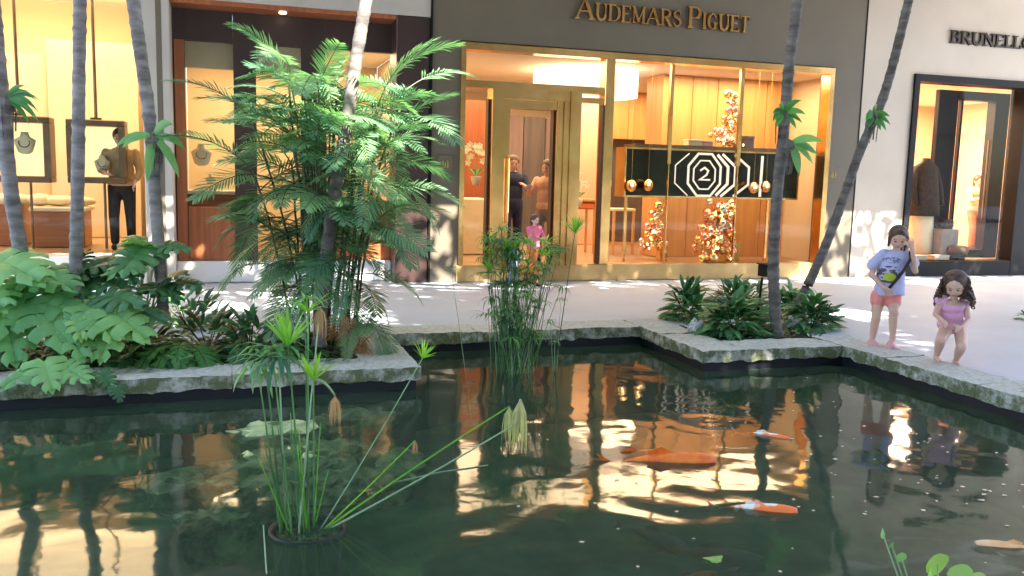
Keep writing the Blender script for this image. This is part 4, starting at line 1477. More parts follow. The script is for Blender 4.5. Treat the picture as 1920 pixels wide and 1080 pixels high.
# --- simple standing adults and children inside the shops
def figure(label, px, py, d, h, top, bottom, face=0.0, armsf=(0, 0), skirt=False, z0=None, lean=0, hairm='hair', stride=.06):
    p = pf(px, py, d)
    zf = p.z if z0 is None else z0
    r = person_root(label, (p.x, d, zf), CAMROT + face)
    s = h / 1.7
    V = lambda x, y, z: Vector((x * s, y * s, z * s))
    b = MB()
    rot = headrot(0, .15)
    P = add_head(b, V(0, -.02, 1.565), .125 * s, rot)
    b.cap_(V(0, .01, 1.38), V(0, 0, 1.48), .055 * s, .05 * s)
    b.ell(V(0, 0, 1.28), .19 * s, .11 * s, .16 * s, 14); b.ell(V(0, 0, 1.08), .15 * s, .10 * s, .2 * s, 14); b.ell(V(0, .01, .92), .17 * s, .12 * s, .14 * s, 14)
    t = MB()
    t.ell(V(0, 0, 1.29), .21 * s, .13 * s, .15 * s, 14); t.ell(V(0, 0, 1.08), .18 * s, .125 * s, .24 * s, 14); t.ell(V(0, 0, .93), .19 * s, .135 * s, .14 * s, 14)
    q = MB()
    q.ell(V(0, 0, .90), .185 * s, .13 * s, .14 * s, 14)
    for k, sd3 in enumerate((-1, 1)):
        af = armsf[k]
        sh_ = V(.19 * sd3, 0, 1.36)
        el = V(.25 * sd3, -.05 - .1 * af, 1.08 + .05 * af)
        ha_ = V(.24 * sd3 - .12 * sd3 * af, -.1 - .3 * af, .86 + .35 * af)
        b.cap_(sh_, el, .048 * s, .038 * s); b.cap_(el, ha_, .038 * s, .028 * s)
        hand(b, ha_, ha_ - el, Vector((0, 1, 0)), .18 * s, .3)
        t.cap_(sh_, el, .062 * s, .052 * s); t.cap_(el, el.lerp(ha_, .8), .05 * s, .042 * s)
        hp, kn, an = V(.09 * sd3, 0, .88), V(.1 * sd3, -.03 + stride * sd3, .48), V(.1 * sd3, .02 + stride * 1.5 * sd3, .09)
        b.cap_(hp, kn, .085 * s, .06 * s); b.cap_(kn, an, .058 * s, .04 * s)
        q.cap_(hp, kn, .10 * s, .075 * s); q.cap_(kn, an + V(0, 0, .02), .074 * s, .06 * s)
        b.cap_(an, an + V(0, 0, -.03), .04 * s, .04 * s)
        f_ = MB().cap_(an + V(0, .02, -.045), an + V(.0, -.16, -.055), .045 * s, .036 * s)
        link('shoe', f_.mesh('shoe', M['blackcloth'], True), r)
    build_form(b, M['skin'], r, 'body', .012 * max(.6, s), 3)
    build_form(t, M[top], r, 'top', .014 * max(.6, s), 4)
    build_form(q, M[bottom], r, 'trousers', .014 * max(.6, s), 4)
    face_bits(r, P, .125 * s, rot)
    hq = MB().ell(P(0, .18, .28), .108 * s, .112 * s, .106 * s, 14).ell(P(0, .45, -.3), .09 * s, .07 * s, .14 * s, 12)
    build_form(hq, M[hairm], r, 'hair', .012 * max(.6, s), 3)
    return r


figure('person in tan jacket and black trousers standing behind the third palm trunk', 232, 466, 1.1, 1.72, 'tanshirt', 'blackcloth', .3, (.6, .3), z0=.42)
figure('person in navy suit standing inside the brass doorway', 958, 470, 1.5, 1.75, 'navy', 'navy', .2, (.3, 1), z0=.2)
figure('person in peach blouse and grey trousers inside the brass doorway', 1022, 476, .9, 1.68, 'peachshirt', 'greycloth', -.5, (1, .4), z0=.2)
figure('child in bright pink top and orange trousers on the step of the brass doorway', 1000, 480, -.42, 1.05, 'hotpink', 'orangecloth', .8, (.8, .5), z0=0.0, stride=.14)
figure('toddler in soft blue outfit at the foot of the brass doorway', 962, 515, -.7, .66, 'bluecloth', 'bluecloth', 2.2, (.6, .6), z0=0.0)
figure('person in peach top and brown trousers behind the black inner door', 1822, 462, 2.6, 1.62, 'peachshirt', 'brown', .2, (.9, .9), z0=.25)
figure('person in navy top half hidden by the black door edge', 1852, 462, 3.1, 1.72, 'navy', 'brown', -.2, (.6, .6), z0=.25)

# mannequin and window dressing on the right
c = pf(1722, 480, .75)
mn = thing('mannequin', 'headless mannequin in dark wool coat over a long pale skirt in the right window', 'mannequin', (c.x, .75, .27))
zs = [.28, .6, 1.0, 1.25]
part('skirt', MB().rings([[(c.x + math.cos(a) * rx, .75 + math.sin(a) * ry, z) for a in [k * math.pi / 8 for k in range(16)]] for z, rx, ry in ((.30, .26, .2), (.8, .24, .19), (1.3, .22, .17), (1.45, .16, .13))]), M['velvet'], mn, True)
part('coat', MB().rings([[(c.x + math.cos(a) * (rx + .02 * math.sin(4 * a + z * 3)), .75 + math.sin(a) * ry, z) for a in [k * math.pi / 12 for k in range(24)]] for z, rx, ry in
                         ((1.05, .33, .24), (1.3, .31, .23), (1.6, .26, .2), (1.85, .25, .17), (1.98, .21, .15), (2.05, .09, .09), (2.12, .06, .06))]), M['charcoal'], mn, True)
for s in (-1, 1):
    part('sleeve', MB().tube([(c.x + .2 * s, .75, 1.95), (c.x + .30 * s, .72, 1.6), (c.x + .30 * s, .62, 1.25)], [.07, .075, .065], 10), M['charcoal'], mn, True)
part('stand', MB().lathe((c.x, .75, .252), [(.2, 0), (.2, .02), (.03, .03), (.03, .1)], 16), M['black'], mn)
c = pf(1768, 470, .55)
bx = thing('display_block', 'grey square display block beside the mannequin', 'block', (c.x, .55, .27))
part('block', MB().box(c.x - .2, c.x + .2, .4, .75, .272, .82, bev=.012), M['greycloth'], bx)
part('leather_bag', MB().box(c.x - .13, c.x + .15, .46, .66, .822, 1.0, bev=.04), M['charcoal'], bx)
c = pf(1788, 478, .45)
ot = thing('round_ottoman', 'low round brown ottoman in front of the black inner door', 'ottoman', (c.x, .45, .27))
part('cushion', MB().lathe((c.x, .42, .33), [(.12, .0), (.21, .03), (.23, .11), (.2, .18), (.1, .2)], 20), M['bronze'], ot, True)
part('base', MB().lathe((c.x, .42, .272), [(.17, 0), (.17, .056)], 16), M['black'], ot)
c = pf(1745, 488, .2)
for k in range(2):
    g = thing('shoe_box', ['pale flat shoe box lying at the front left of the right window', 'pale flat shoe box lying nearest the black block in the right window'][k], 'box', (c.x - .25 + k * .5, .3, .27))
    xx = c.x - .25 + k * .5
    part('box_body', MB().box(xx - .17, xx + .17, .2, .38, .272, .33, bev=.004), M['velvet'], g)
    part('lid', MB().box(xx - .175, xx + .175, .195, .385, .332, .355, bev=.004), M['white'], g)

# ------------------------------------------------------------------ plants
def blade(mb, a, d, up, L, w, droop=.3, seg=3, fold=.15, mi=0):
    """tapering leaf blade starting at a in direction d"""
    d = Vector(d).normalized()
    s = d.cross(Vector(up))
    if s.length < 1e-3:
        s = d.orthogonal()
    s.normalize()
    nrm = s.cross(d)
    p = Vector(a)
    o = len(mb.v)
    vs = []
    for i in range(seg + 1):
        f = i / seg
        wd = w * (0.35 + 1.5 * f * (1.35 - f)) * (1 - f ** 3) if i < seg else 0.0008
        wd = min(wd, w)
        vs += [p - s * wd / 2 - nrm * wd * fold, p + nrm * 0, p + s * wd / 2 - nrm * wd * fold]
        d2 = (d + Vector((0, 0, -droop * (f + .3)))).normalized()
        p = p + d2 * L / seg
        d = d2
    fs = []
    for i in range(seg):
        k = i * 3
        fs += [(k, k + 1, k + 4, k + 3), (k + 1, k + 2, k + 5, k + 4)]
    mb.add(vs, fs, mi)


def frond_mesh(name, L, n, ll, w, m, arch=.9, seed=0, droop=.25):
    r = random.Random(seed)
    mb = MB()
    pts = []
    p = Vector((0, 0, 0))
    ang = r.uniform(.5, .75)
    N = 14
    for i in range(N + 1):
        pts.append(p.copy())
        p = p + Vector((0, math.cos(ang), math.sin(ang))) * L / N
        ang -= arch * 1.9 / N
    mb.tube(pts, [.007 * (1 - .7 * i / N) + .0015 for i in range(N + 1)], 5, 1)
    for k in range(n):
        f = .22 + .78 * k / (n - 1)
        q = f * N
        i = min(int(q), N - 1)
        a = pts[i].lerp(pts[i + 1], q - i)
        t = (pts[i + 1] - pts[i]).normalized()
        for s in (-1, 1):
            fw = .45 + .9 * f
            d = Vector((s, 0, 0)) + t * fw + Vector((0, 0, r.uniform(.0, .3)))
            l_ = ll * (math.sin(math.pi * (.18 + .74 * f)) ** .7) * r.uniform(.88, 1.08)
            blade(mb, a, d, (0, -t.z, t.y), l_, w, droop * r.uniform(.6, 1.5), 3, .1)
    return mb.mesh(name, [m, M['canem']])


FR = [frond_mesh('frond', .95 + .08 * k, 24, .30, .027, M['bamb'], .42 + .10 * k, k, .14) for k in range(4)]


def frond_at(root, loc, az, pitch, s, me=None, name='frond', roll=0):
    o = link(name, me or FR[R.randrange(4)], root)
    tip = Vector((math.cos(az), math.sin(az), 0))
    rot = Matrix.Rotation(az - math.pi / 2, 3, 'Z') @ Matrix.Rotation(pitch, 3, 'X') @ Matrix.Rotation(roll, 3, 'Y')
    m4 = rot.to_4x4()
    m4.translation = Vector(loc)
    o.matrix_local = m4 @ Matrix.Scale(s, 4)
    return o


# bamboo palm clump
bc = pg(610, 652, 0)
bc = Vector((bc.x, -4.68, 0))
bp_ = thing('bamboo_palm', 'big bushy bamboo palm clump at the corner of the left planter', 'palm', bc)
for k in range(25):
    a = R.uniform(0, 6.28)
    r0 = R.uniform(.02, .32)
    p0 = Vector((math.cos(a) * r0, math.sin(a) * r0 * .7, 0))
    H = R.choice((1.0, 1.6, 1.85, 2.0, 2.15, 2.3, 2.35)) * R.uniform(.92, 1.05)
    lean = Vector((math.cos(a), math.sin(a) * .7, 0)) * R.uniform(.10, .50) * H / 2
    pts = [p0 + lean * (f ** 1.6) + Vector((R.uniform(-.008, .008), 0, H * f)) for f in [j / 8 for j in range(9)]]
    mb = MB()
    rad = []
    P2 = []
    for j in range(8):
        P2 += [pts[j], pts[j].lerp(pts[j + 1], .93), pts[j].lerp(pts[j + 1], .96)]
        rad += [.0105, .010, .0135]
    mb.tube(P2 + [pts[-1]], rad + [.007], 6)
    link('cane', mb.mesh('cane', M['canem'], True), bp_)
    nf = 7 if H > 1.2 else 3
    for j in range(nf):
        f = 1 - j * .085 / max(.7, H / 2)
        q = f * 8
        i = min(int(q), 7)
        loc = pts[i].lerp(pts[i + 1], min(1, q - i))
        az = a + j * 2.4 + R.uniform(-.5, .5)
        frond_at(bp_, loc, az, R.uniform(-.3, .25) - .09 * j + (.3 if j == 0 else 0), R.uniform(.6, .88), roll=R.uniform(-.5, .5))
for k in range(9):
    a = R.uniform(3.4, 6.0)
    o = frond_at(bp_, Vector((R.uniform(-.3, .5), R.uniform(-.15, .1), R.uniform(.25, .6))), a, -.6, .5)
dfr = frond_mesh('dry_frond', .6, 14, .25, .03, M['dryfrond'], 1.4, 9)
for k in range(9):
    a = R.uniform(0, 6.28)
    H = R.uniform(2.0, 2.4)
    tp_ = Vector((math.cos(a) * R.uniform(.1, .5) - .12, math.sin(a) * .25, H))
    link('cane', MB().tube([(0, 0, 0), tuple(tp_ * .5 + Vector((0, 0, .15))), tuple(tp_)], .009, 6).mesh('cane', M['canem'], True), bp_)
    for j in range(6):
        frond_at(bp_, tp_ - Vector((0, 0, .1 * j)), a + j * 2.4, R.uniform(-.35, .35), R.uniform(.55, .74), roll=R.uniform(-.5, .5))
for k in range(5):
    frond_at(bp_, Vector((R.uniform(-.3, .45), -.25, R.uniform(.12, .45))), R.uniform(3.8, 5.8), -1.0, .7, dfr, 'dry_frond')


def trunk_thing(label, pts, y, r0, r1, m, crown_z=10.0, crown_d=(0, 0), nfr=13, group='slender palm trunks in the planters', base=None, seed=1):
    """pts: pixels from base to top along the plane y"""
    rr = random.Random(seed)
    P = [pf(px, py, y) for px, py in pts]
    if base is not None:
        P[0] = Vector(base)
    d = (P[-1] - P[-2]).normalized()
    while P[-1].z < crown_z:
        d = (d + Vector((0, 0, .12))).normalized()
        P.append(P[-1] + d * .5)
    # resample finely with rings
    S = []
    tot = sum((P[i + 1] - P[i]).length for i in range(len(P) - 1))
    n = int(tot / .035)
    acc, i = 0, 0
    seg = (P[1] - P[0]).length

    def cat(i, t):
        p0, p1, p2, p3 = P[max(i - 1, 0)], P[i], P[i + 1], P[min(i + 2, len(P) - 1)]
        return .5 * ((2 * p1) + (p2 - p0) * t + (2 * p0 - 5 * p1 + 4 * p2 - p3) * t * t + (3 * p1 - p0 - 3 * p2 + p3) * t ** 3)
    run = 0
    for k in range(n + 1):
        L = tot * k / n
        while i < len(P) - 2 and L > run + seg:
            run += seg
            i += 1
            seg = (P[i + 1] - P[i]).length
        S.append(cat(i, min(1, (L - run) / seg)))
    rad, nxt = [], 2
    for k in range(n + 1):
        ring = k == nxt
        if ring:
            nxt = k + rr.choice((2, 3, 3, 4, 5))
        rad.append((r0 + (r1 - r0) * min(1, k / n * 1.3)) * .9 * (1 + (rr.uniform(.04, .12) if ring else 0) + rr.uniform(-.05, .05)))
    rad[0] *= 1.35; rad[1] *= 1.25; rad[2] *= 1.12
    b = Vector((P[0].x, P[0].y, 0))
    t = thing('palm_tree', label, 'palm', b, group)
    part('trunk', MB().tube(S, rad, 10), m, t, True)
    top = S[-1] - b
    for k in range(nfr):
        frond_at(t, top, k * 2.4 + rr.uniform(-.3, .3), rr.uniform(-.3, .5), rr.uniform(1.5, 2.0), BIGF[k % 2])
    return t, S


BIGF = [frond_mesh('frond', 1.1, 26, .34, .03, M['bamb'], .9 + .2 * k, 20 + k, .5) for k in range(2)]
tr = {}
tr['a'] = trunk_thing('leaning grey palm trunk at the far left edge', [(46, 560), (38, 470), (18, 340), (4, 190), (-14, 0)], -4.75, .062, .055, M['trunk'], seed=2)
tr['b'] = trunk_thing('upright grey palm trunk second from the left', [(136, 600), (141, 520), (146, 320), (148, 150), (150, 0)], -4.95, .055, .048, M['trunk'], seed=3)
tr['c'] = trunk_thing('curving grey palm trunk with green offshoot leaves third from the left', [(308, 600), (300, 500), (290, 350), (280, 220), (262, 90), (250, 0)], -4.85, .052, .070, M['trunk'], seed=4)
tr['d'] = trunk_thing('leaning palm trunk rising through the bamboo palm', [(598, 648), (605, 540), (625, 380), (650, 230), (668, 110), (686, 0)], -5.1, .060, .056, M['trunkdark'], seed=5)
p5 = pg(1456, 630, 0)
tr['e'] = trunk_thing('slim palm trunk in the right planter with clinging leaves', [(1456, 630), (1450, 500), (1456, 380), (1470, 240), (1480, 120), (1496, 0)], p5.y, .066, .052, M['trunkdark'], seed=6)
p6 = pg(1502, 590, 0)
tr['f'] = trunk_thing('palm trunk leaning to the upper right behind the low shrubs', [(1480, 600), (1512, 540), (1548, 460), (1582, 370), (1612, 285), (1660, 170), (1704, 0)], -4.3, .060, .052, M['trunkdark'], seed=7)


def tuft(label, px, py, y, n, L, wd, m, spread=1.0, dirs=None, roots=True):
    c = pf(px, py, y)
    t = thing('epiphyte', label, 'plant', c, 'leafy tufts growing on the palm trunks')
    for k in range(n):
        if dirs:
            dx, dz = dirs[k % len(dirs)]
            d = Vector((dx, -.45, dz))
        else:
            a = R.uniform(0, 6.28)
            d = Vector((math.cos(a), -.6 + .3 * math.sin(a), R.uniform(-.2, .8)))
        mb = MB()
        blade(mb, (0, -.03, 0), d, (0, -1, .6), L * R.uniform(.8, 1.15), wd, .35, 5, .12)
        link('leaf', mb.mesh('leaf', m, True), t)
    if roots:
        mb = MB()
        for k in range(10):
            a = R.uniform(0, 6.28)
            p = Vector((math.cos(a) * .05, math.sin(a) * .05, -.02))
            mb.tube([p, p * 1.3 + Vector((0, 0, -.08)), p * 1.15 + Vector((0, 0, -.2 - .1 * R.random()))], .006, 4)
        mb.ell((0, 0, -.05), .07, .07, .09, 8)
        link('root_mass', mb.mesh('root_mass', M['trunkdark']), t)


tuft('arching dark green leaf tuft on the leftmost trunk', 12, 185, -4.75, 12, .30, .045, M['fern'], dirs=[(1, .6), (1, .2), (1, -.1), (.6, .9), (1, .4), (.9, -.4), (-.5, .5), (.8, .75), (.9, 0)])
tuft('broad leaved tuft clinging to the third trunk from the left', 288, 254, -4.90, 6, .36, .085, M['monst'], dirs=[(1, .15), (-1, .2), (.8, -.7), (-.2, -1), (.3, .5), (-.6, .1)])
tuft('bright green upper tuft on the slim right planter trunk', 1468, 212, p5.y - .06, 9, .22, .085, M['fern'], dirs=[(-1, .5), (-1, .1), (.4, .3), (.9, 0), (-.6, .8), (-.8, -.3), (.2, .8), (.7, -.5)])
tuft('large leaved lower tuft on the slim right planter trunk', 1480, 268, p5.y - .06, 6, .32, .11, M['monst'], dirs=[(.9, .1), (1, -.35), (.5, -.9), (.7, .5), (.2, -.8)])
tuft('leaf tuft halfway up the trunk that leans right', 1636, 214, -4.36, 10, .22, .09, M['fern'], dirs=[(-1, .1), (-.8, -.4), (.9, -.1), (.6, -.5), (-.3, .9), (.8, .4), (-.9, .5), (.2, -.6)])


def split_leaf(name, m, lobes=6, seed=0):
    """heart shaped leaf with deep side cuts, tip along +Y, unit length, slightly domed"""
    r = random.Random(seed)
    mb = MB()

    def prof(t):       # half width along the midrib (t from -0.12 to 1)
        return .56 * math.sin(math.pi * min(1, (t + .16) / 1.16) ** .62) ** .8
    for s in (-1, 1):
        for k in range(lobes):
            t0 = -.02 + .98 * k / lobes
            t1 = -.02 + .98 * (k + 1) / lobes
            gap = .045 if 0 < k < lobes else .02
            o = len(mb.v)
            vs = []
            for j in range(5):
                f = j / 4
                back = -.22 * (1 - k / lobes) + .32 * (k / lobes)
                g = gap * f * f * (t1 - t0)
                for tt, sgn in ((t0, 1), ((t0 + t1) / 2, 0), (t1, -1)):
                    wv = prof((tt + t1 + t0) / 3) if sgn else prof((t0 + t1) / 2) * 1.04
                    end = 1 - (.05 if sgn else 0) * f
                    x = s * wv * f * end
                    y = tt + back * f * f * .8 + sgn * g * 1.6
                    z = .10 * math.sin(f * math.pi * .7) - .30 * f * f * wv - .16 * tt * tt + (.02 if sgn == 0 else 0)
                    vs.append((x, y, z))
            fs = []
            for j in range(4):
                a = j * 3
                for q in (0, 1):
                    f4 = (a + q, a + q + 1, a + q + 4, a + q + 3)
                    fs.append(f4 if s > 0 else tuple(reversed(f4)))
            mb.add(vs, fs)
        # basal lobe
        mb.add([(0, -.0, 0), (s * .1, -.17, 0), (s * .30, -.2, -.05), (s * .42, -.06, -.10), (s * .25, -.01, .02)], [(0, 1, 2, 3, 4)])
    # tip
    mb.add([(-.10, .93, -.14), (0, 1.08, -.2), (.10, .93, -.14), (0, .9, -.12)], [(0, 1, 2, 3)])
    mb.tube([(0, -.02, .0), (0, .5, -.02), (0, .95, -.14)], [.012, .009, .004], 5)
    return mb.mesh(name, m, True)


ML = [split_leaf('leaf', M['monst'], 4, 1), split_leaf('leaf', M['monst'], 5, 2), split_leaf('leaf', M['monst'], 3, 5)]
MLd = split_leaf('leaf', M['darkleaf'], 5, 3)
MLl = split_leaf('leaf', M['limeleaf'], 4, 3)


def leafy(name, label, cat, base, leaves, group=None, stemm='palestem'):
    """leaves: (px,py,y,size_m,dirx,dirz,mesh)"""
    b = Vector(base)
    t = thing(name, label, cat, b, group)
    for (px, py, y, s, dx, dz, me) in leaves:
        c = pf(px, py, y) - b
        tip = Vector((dx, -.75 + R.uniform(-.1, .1), dz)).normalized()
        st = c - tip * s * .5
        o = link('leaf', me, t)
        up = Vector((-.05 + R.uniform(-.15, .15), -.35, 1))
        orient(o, st, tip, up, s)
        mb = MB().tube([(R.uniform(-.05, .05), R.uniform(-.03, .03), 0), Vector((st.x * .6, st.y * .5, max(.1, st.z * .75))), st], [.011, .009, .007], 5)
        link('petiole', mb.mesh('petiole', M[stemm]), t)
    return t


leafy('monstera', 'big pale green monstera spreading over the left planter edge', 'plant', (-4.6, -5.0, 0),
      [(28, 498, -5.1, .62, .7, -.1, ML[0]), (100, 520, -5.1, .42, 1, -.2, ML[1]), (50, 570, -5.2, .45, .2, -.4, ML[1]), (100, 605, -5.35, .48, .5, -.5, ML[0]),
       (0, 600, -5.3, .42, -.2, -.3, ML[2]), (20, 640, -5.4, .40, .3, -.5, ML[0]), (140, 640, -5.45, .34, .5, -.5, ML[0]), (60, 540, -5.0, .4, -.4, -.1, ML[2]),
       (112, 570, -5.2, .40, .9, -.3, ML[0]), (-20, 550, -5.2, .5, .4, -.1, ML[1])], 'monsteras in the left planter')
leafy('monstera', 'monstera with overlapping leaves in front of the second palm trunk', 'plant', (-3.9, -5.0, 0),
      [(190, 600, -5.35, .42, .6, -.5, ML[1]), (238, 602, -5.35, .44, .9, -.5, ML[0]), (200, 640, -5.4, .34, -.3, -.6, ML[0]), (170, 575, -5.2, .34, -.5, -.2, MLl),
       (232, 560, -5.2, .36, 1, -.1, MLd), (285, 590, -5.2, .3, .9, -.2, MLd), (150, 610, -5.4, .25, .1, -.6, MLl)], 'monsteras in the left planter')
leafy('monstera', 'low monstera hanging its leaves over the stone coping at the far left', 'plant', (-4.4, -5.3, 0),
      [(34, 706, -5.75, .26, -.8, -.3, ML[2]), (90, 702, -5.78, .28, .3, -.5, ML[0]), (140, 698, -5.75, .26, .9, -.25, ML[1]), (200, 712, -5.72, .17, .7, -.7, MLd), (118, 692, -5.7, .22, .2, -.2, ML[2]),
       (222, 738, -5.80, .12, .3, -.9, MLd)], 'monsteras in the left planter')
leafy('philodendron', 'philodendron with long ragged leaves around the third palm trunk', 'plant', (-3.55, -4.9, 0),
      [(250, 480, -4.95, .42, -.5, -.5, MLd), (262, 455, -4.9, .32, -.3, .4, ML[1]), (330, 462, -4.9, .26, 1, -.1, MLd), (245, 508, -5.0, .26, .3, -.6, MLd), (232, 500, -5.0, .30, -1, -.4, ML[1]),
       (330, 515, -4.9, .24, .8, .4, MLd), (352, 530, -4.9, .25, .9, .0, MLd), (285, 540, -4.95, .3, -.6, .1, MLd), (315, 545, -4.95, .3, .5, -.3, MLd)])
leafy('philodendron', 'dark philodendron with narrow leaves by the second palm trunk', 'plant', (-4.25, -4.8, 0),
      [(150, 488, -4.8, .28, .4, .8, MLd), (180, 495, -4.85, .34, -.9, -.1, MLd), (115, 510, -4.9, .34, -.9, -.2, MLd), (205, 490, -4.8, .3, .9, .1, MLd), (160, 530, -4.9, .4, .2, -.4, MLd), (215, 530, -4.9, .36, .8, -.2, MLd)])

FERN = frond_mesh('frond', .5, 18, .12, .03, M['fern'], 1.0, 31, .1)
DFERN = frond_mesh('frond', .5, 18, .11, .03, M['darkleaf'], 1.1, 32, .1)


def fern(label, px, py, y, n, me, s, z=.02, only=None):
    c = pf(px, py, y)
    b = Vector((c.x, y, z))
    t = thing('fern', label, 'fern', b, 'ferns under the palms')
    for k in range(n):
        frond_at(t, (0, 0, 0), R.uniform(*(only or (0, 6.28))), R.uniform(-.1, .4), s * R.uniform(.8, 1.15), me)
    return t


fern('bright green sword fern between the third trunk and the bamboo palm', 345, 650, -5.0, 9, FERN, 1.0, .10, (3.3, 5.6))
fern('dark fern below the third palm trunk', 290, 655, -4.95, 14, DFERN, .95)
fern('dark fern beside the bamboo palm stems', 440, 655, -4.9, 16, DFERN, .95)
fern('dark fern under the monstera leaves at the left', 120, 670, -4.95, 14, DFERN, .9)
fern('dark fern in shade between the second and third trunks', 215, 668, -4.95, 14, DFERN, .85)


def lance(name, m, L=1.0, w=.26, seg=5):
    mb = MB()
    blade(mb, (0, 0, 0), (0, 1, .15), (0, 0, 1), L, w, .28, seg, .18)
    return mb.mesh(name, m, True)


LS = [lance('leaf', M['shrub'], 1, .26), lance('leaf', M['shrub'], 1, .32)]
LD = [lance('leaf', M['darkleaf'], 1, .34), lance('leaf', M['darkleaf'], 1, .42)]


def shrub(label, base, rx, ry, h, n, ls, size, group, name='leafy_shrub', lift=.25):
    b = Vector(base)
    t = thing(name, label, 'shrub', b, group)
    for k in range(n):
        a = R.uniform(0, 6.28)
        el = math.asin(R.uniform(.0, 1)) if R.random() < .85 else .1
        q = R.uniform(.62, 1.0)
        p = Vector((math.cos(a) * math.cos(el) * rx * q, math.sin(a) * math.cos(el) * ry * q, (.06 + math.sin(el) * q) * h))
        d = Vector((math.cos(a) * math.cos(el), math.sin(a) * math.cos(el), math.sin(el) * .8 + R.uniform(-.35, lift)))
        d += Vector((R.uniform(-.4, .4), R.uniform(-.4, .4), 0))
        s = size * R.uniform(.7, 1.2)
        o = link('leaf', ls[R.randrange(len(ls))], t)
        orient(o, p - d.normalized() * s * .6, d, (R.uniform(-.2, .2), -.25, 1), s)
    mb = MB()
    for k in range(8):
        a = R.uniform(0, 6.28)
        mb.tube([(0, 0, 0), (math.cos(a) * rx * .6, math.sin(a) * ry * .6, h * .7)], .006, 4)
    link('stems', mb.mesh('stems', M['canem']), t)
    return t


def on_ground(px, py):
    return pg(px, py, 0)


grp = 'low glossy shrubs in the right planter'
for (px, py, rx, ry, h, n, lb) in ((1290, 600, .30, .26, .38, 120, 'dark low shrub at the left end of the right planter'),
                                   (1375, 628, .40, .26, .36, 190, 'widest bright green shrub in front of the slim trunk'),
                                   (1385, 590, .42, .24, .34, 130, 'shrub at the back of the right planter behind the wide one'),
                                   (1520, 618, .32, .26, .34, 140, 'rounded dark shrub at the right end of the right planter'),
                                   (1475, 598, .26, .2, .34, 80, 'shrub behind the base of the slim trunk')):
    c = on_ground(px, py)
    shrub(lb, (c.x, c.y, 0), rx * 1.15, ry * 1.1, h * 1.3, int(n * 1.5), LS, .235, grp, lift=.1)
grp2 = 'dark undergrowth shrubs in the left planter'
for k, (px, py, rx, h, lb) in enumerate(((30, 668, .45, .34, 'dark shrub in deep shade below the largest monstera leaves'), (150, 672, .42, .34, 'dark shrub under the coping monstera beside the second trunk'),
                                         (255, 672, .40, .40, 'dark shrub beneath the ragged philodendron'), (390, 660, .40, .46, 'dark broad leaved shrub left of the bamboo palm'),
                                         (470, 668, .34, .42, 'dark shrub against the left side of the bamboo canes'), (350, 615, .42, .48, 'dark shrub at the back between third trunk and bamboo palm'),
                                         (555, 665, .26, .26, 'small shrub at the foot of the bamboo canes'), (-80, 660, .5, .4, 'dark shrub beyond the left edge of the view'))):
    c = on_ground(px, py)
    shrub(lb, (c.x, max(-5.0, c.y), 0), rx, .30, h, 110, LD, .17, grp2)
# ground cover stuff
mb = MB()
for k in range(2600):
    x, y = R.uniform(-7.5, -1.85), R.uniform(-5.2, -4.25)
    if R.random() < .12:
        y = R.uniform(-5.45, -5.2)
    a = R.uniform(0, 6.28)
    blade(mb, (x, y, R.uniform(.0, .12)), (math.cos(a), math.sin(a), R.uniform(.1, .9)), (0, 0, 1), R.uniform(.05, .12), .045, .3, 2, .1)
solo('ground_cover', mb, M['darkleaf'], (-4, -4.8, 0), 'dark leafy ground cover on the soil of the left planter', None, kind='stuff')
mb = MB()
for k in range(500):
    x, y = R.uniform(1.9, 3.08), R.uniform(-5.05, -4.15)
    a = R.uniform(0, 6.28)
    blade(mb, (x, y, R.uniform(.0, .05)), (math.cos(a), math.sin(a), R.uniform(.1, .7)), (0, 0, 1), R.uniform(.04, .09), .035, .3, 2, .1)
solo('ground_cover', mb, M['darkleaf'], (2.5, -4.6, 0), 'dark leafy ground cover on the soil of the right planter', None, kind='stuff')

# white rock and fallen leaf in the right planter, flood lamp
def rock_mesh(c, rx, ry, rz, seed, flat=0):
    mb = MB()
    n, m_ = 26, 16
    rings = []
    for i in range(m_ + 1):
        th = math.pi * min(max(i, .08), m_ - .08) / m_
        rg = []
        for k in range(n):
            v = Vector((math.sin(th) * math.cos(2 * math.pi * k / n), math.sin(th) * math.sin(2 * math.pi * k / n), -math.cos(th)))
            f = 1 + .45 * noise.noise(v * 1.7 + Vector((seed, 0, 0))) + .28 * noise.noise(v * 4.2 + Vector((seed, 3, 0))) + .12 * noise.noise(v * 9 + Vector((seed, 5, 0)))
            z = v.z * rz * f
            if flat:
                z = min(z, rz * (.50 + .30 * noise.noise(v * 3 + Vector((seed, 0, 0)))))
            rg.append((c[0] + v.x * rx * f, c[1] + v.y * ry * f, c[2] + z))
        rings.append(rg)
    mb.rings(rings)
    return mb


c = on_ground(1487, 620)
solo('white_rock', rock_mesh((c.x, c.y, .07), .085, .07, .09, 4), M['paleblock'], (c.x, c.y, 0), 'pale grey white rock between shrubs right of the slim trunk', 'rock', smooth=False)
c = on_ground(1306, 626)
solo('grey_rock', rock_mesh((c.x, c.y, .07), .09, .07, .085, 9), M['paleblock'], (c.x, c.y, 0), 'blue grey rock half under the left shrub of the right planter', 'rock', smooth=False)
c = on_ground(1443, 628)
mb = MB()
blade(mb, (c.x, c.y - .06, .03), (.05, -.1, 1), (0, -1, .1), .15, .075, .1, 5, .1)
solo('fallen_leaf', mb, mat('yellow_leaf', (0.75, 0.45, 0.06), (0.6, 0.3, 0.04), 9, .5), (c.x, c.y - .06, 0), 'orange yellow fallen leaf leaning against the slim trunk', 'leaf')
cc_ = pf(1433, 508, -4.3)
fl = thing('flood_lamp', 'small black garden spotlight behind the shrubs of the right planter', 'spotlight', (cc_.x, -4.3, 0))
part('stake', MB().tube([(cc_.x - .06, -4.3, 0), (cc_.x - .02, -4.3, cc_.z - .07)], .014, 6), M['black'], fl)
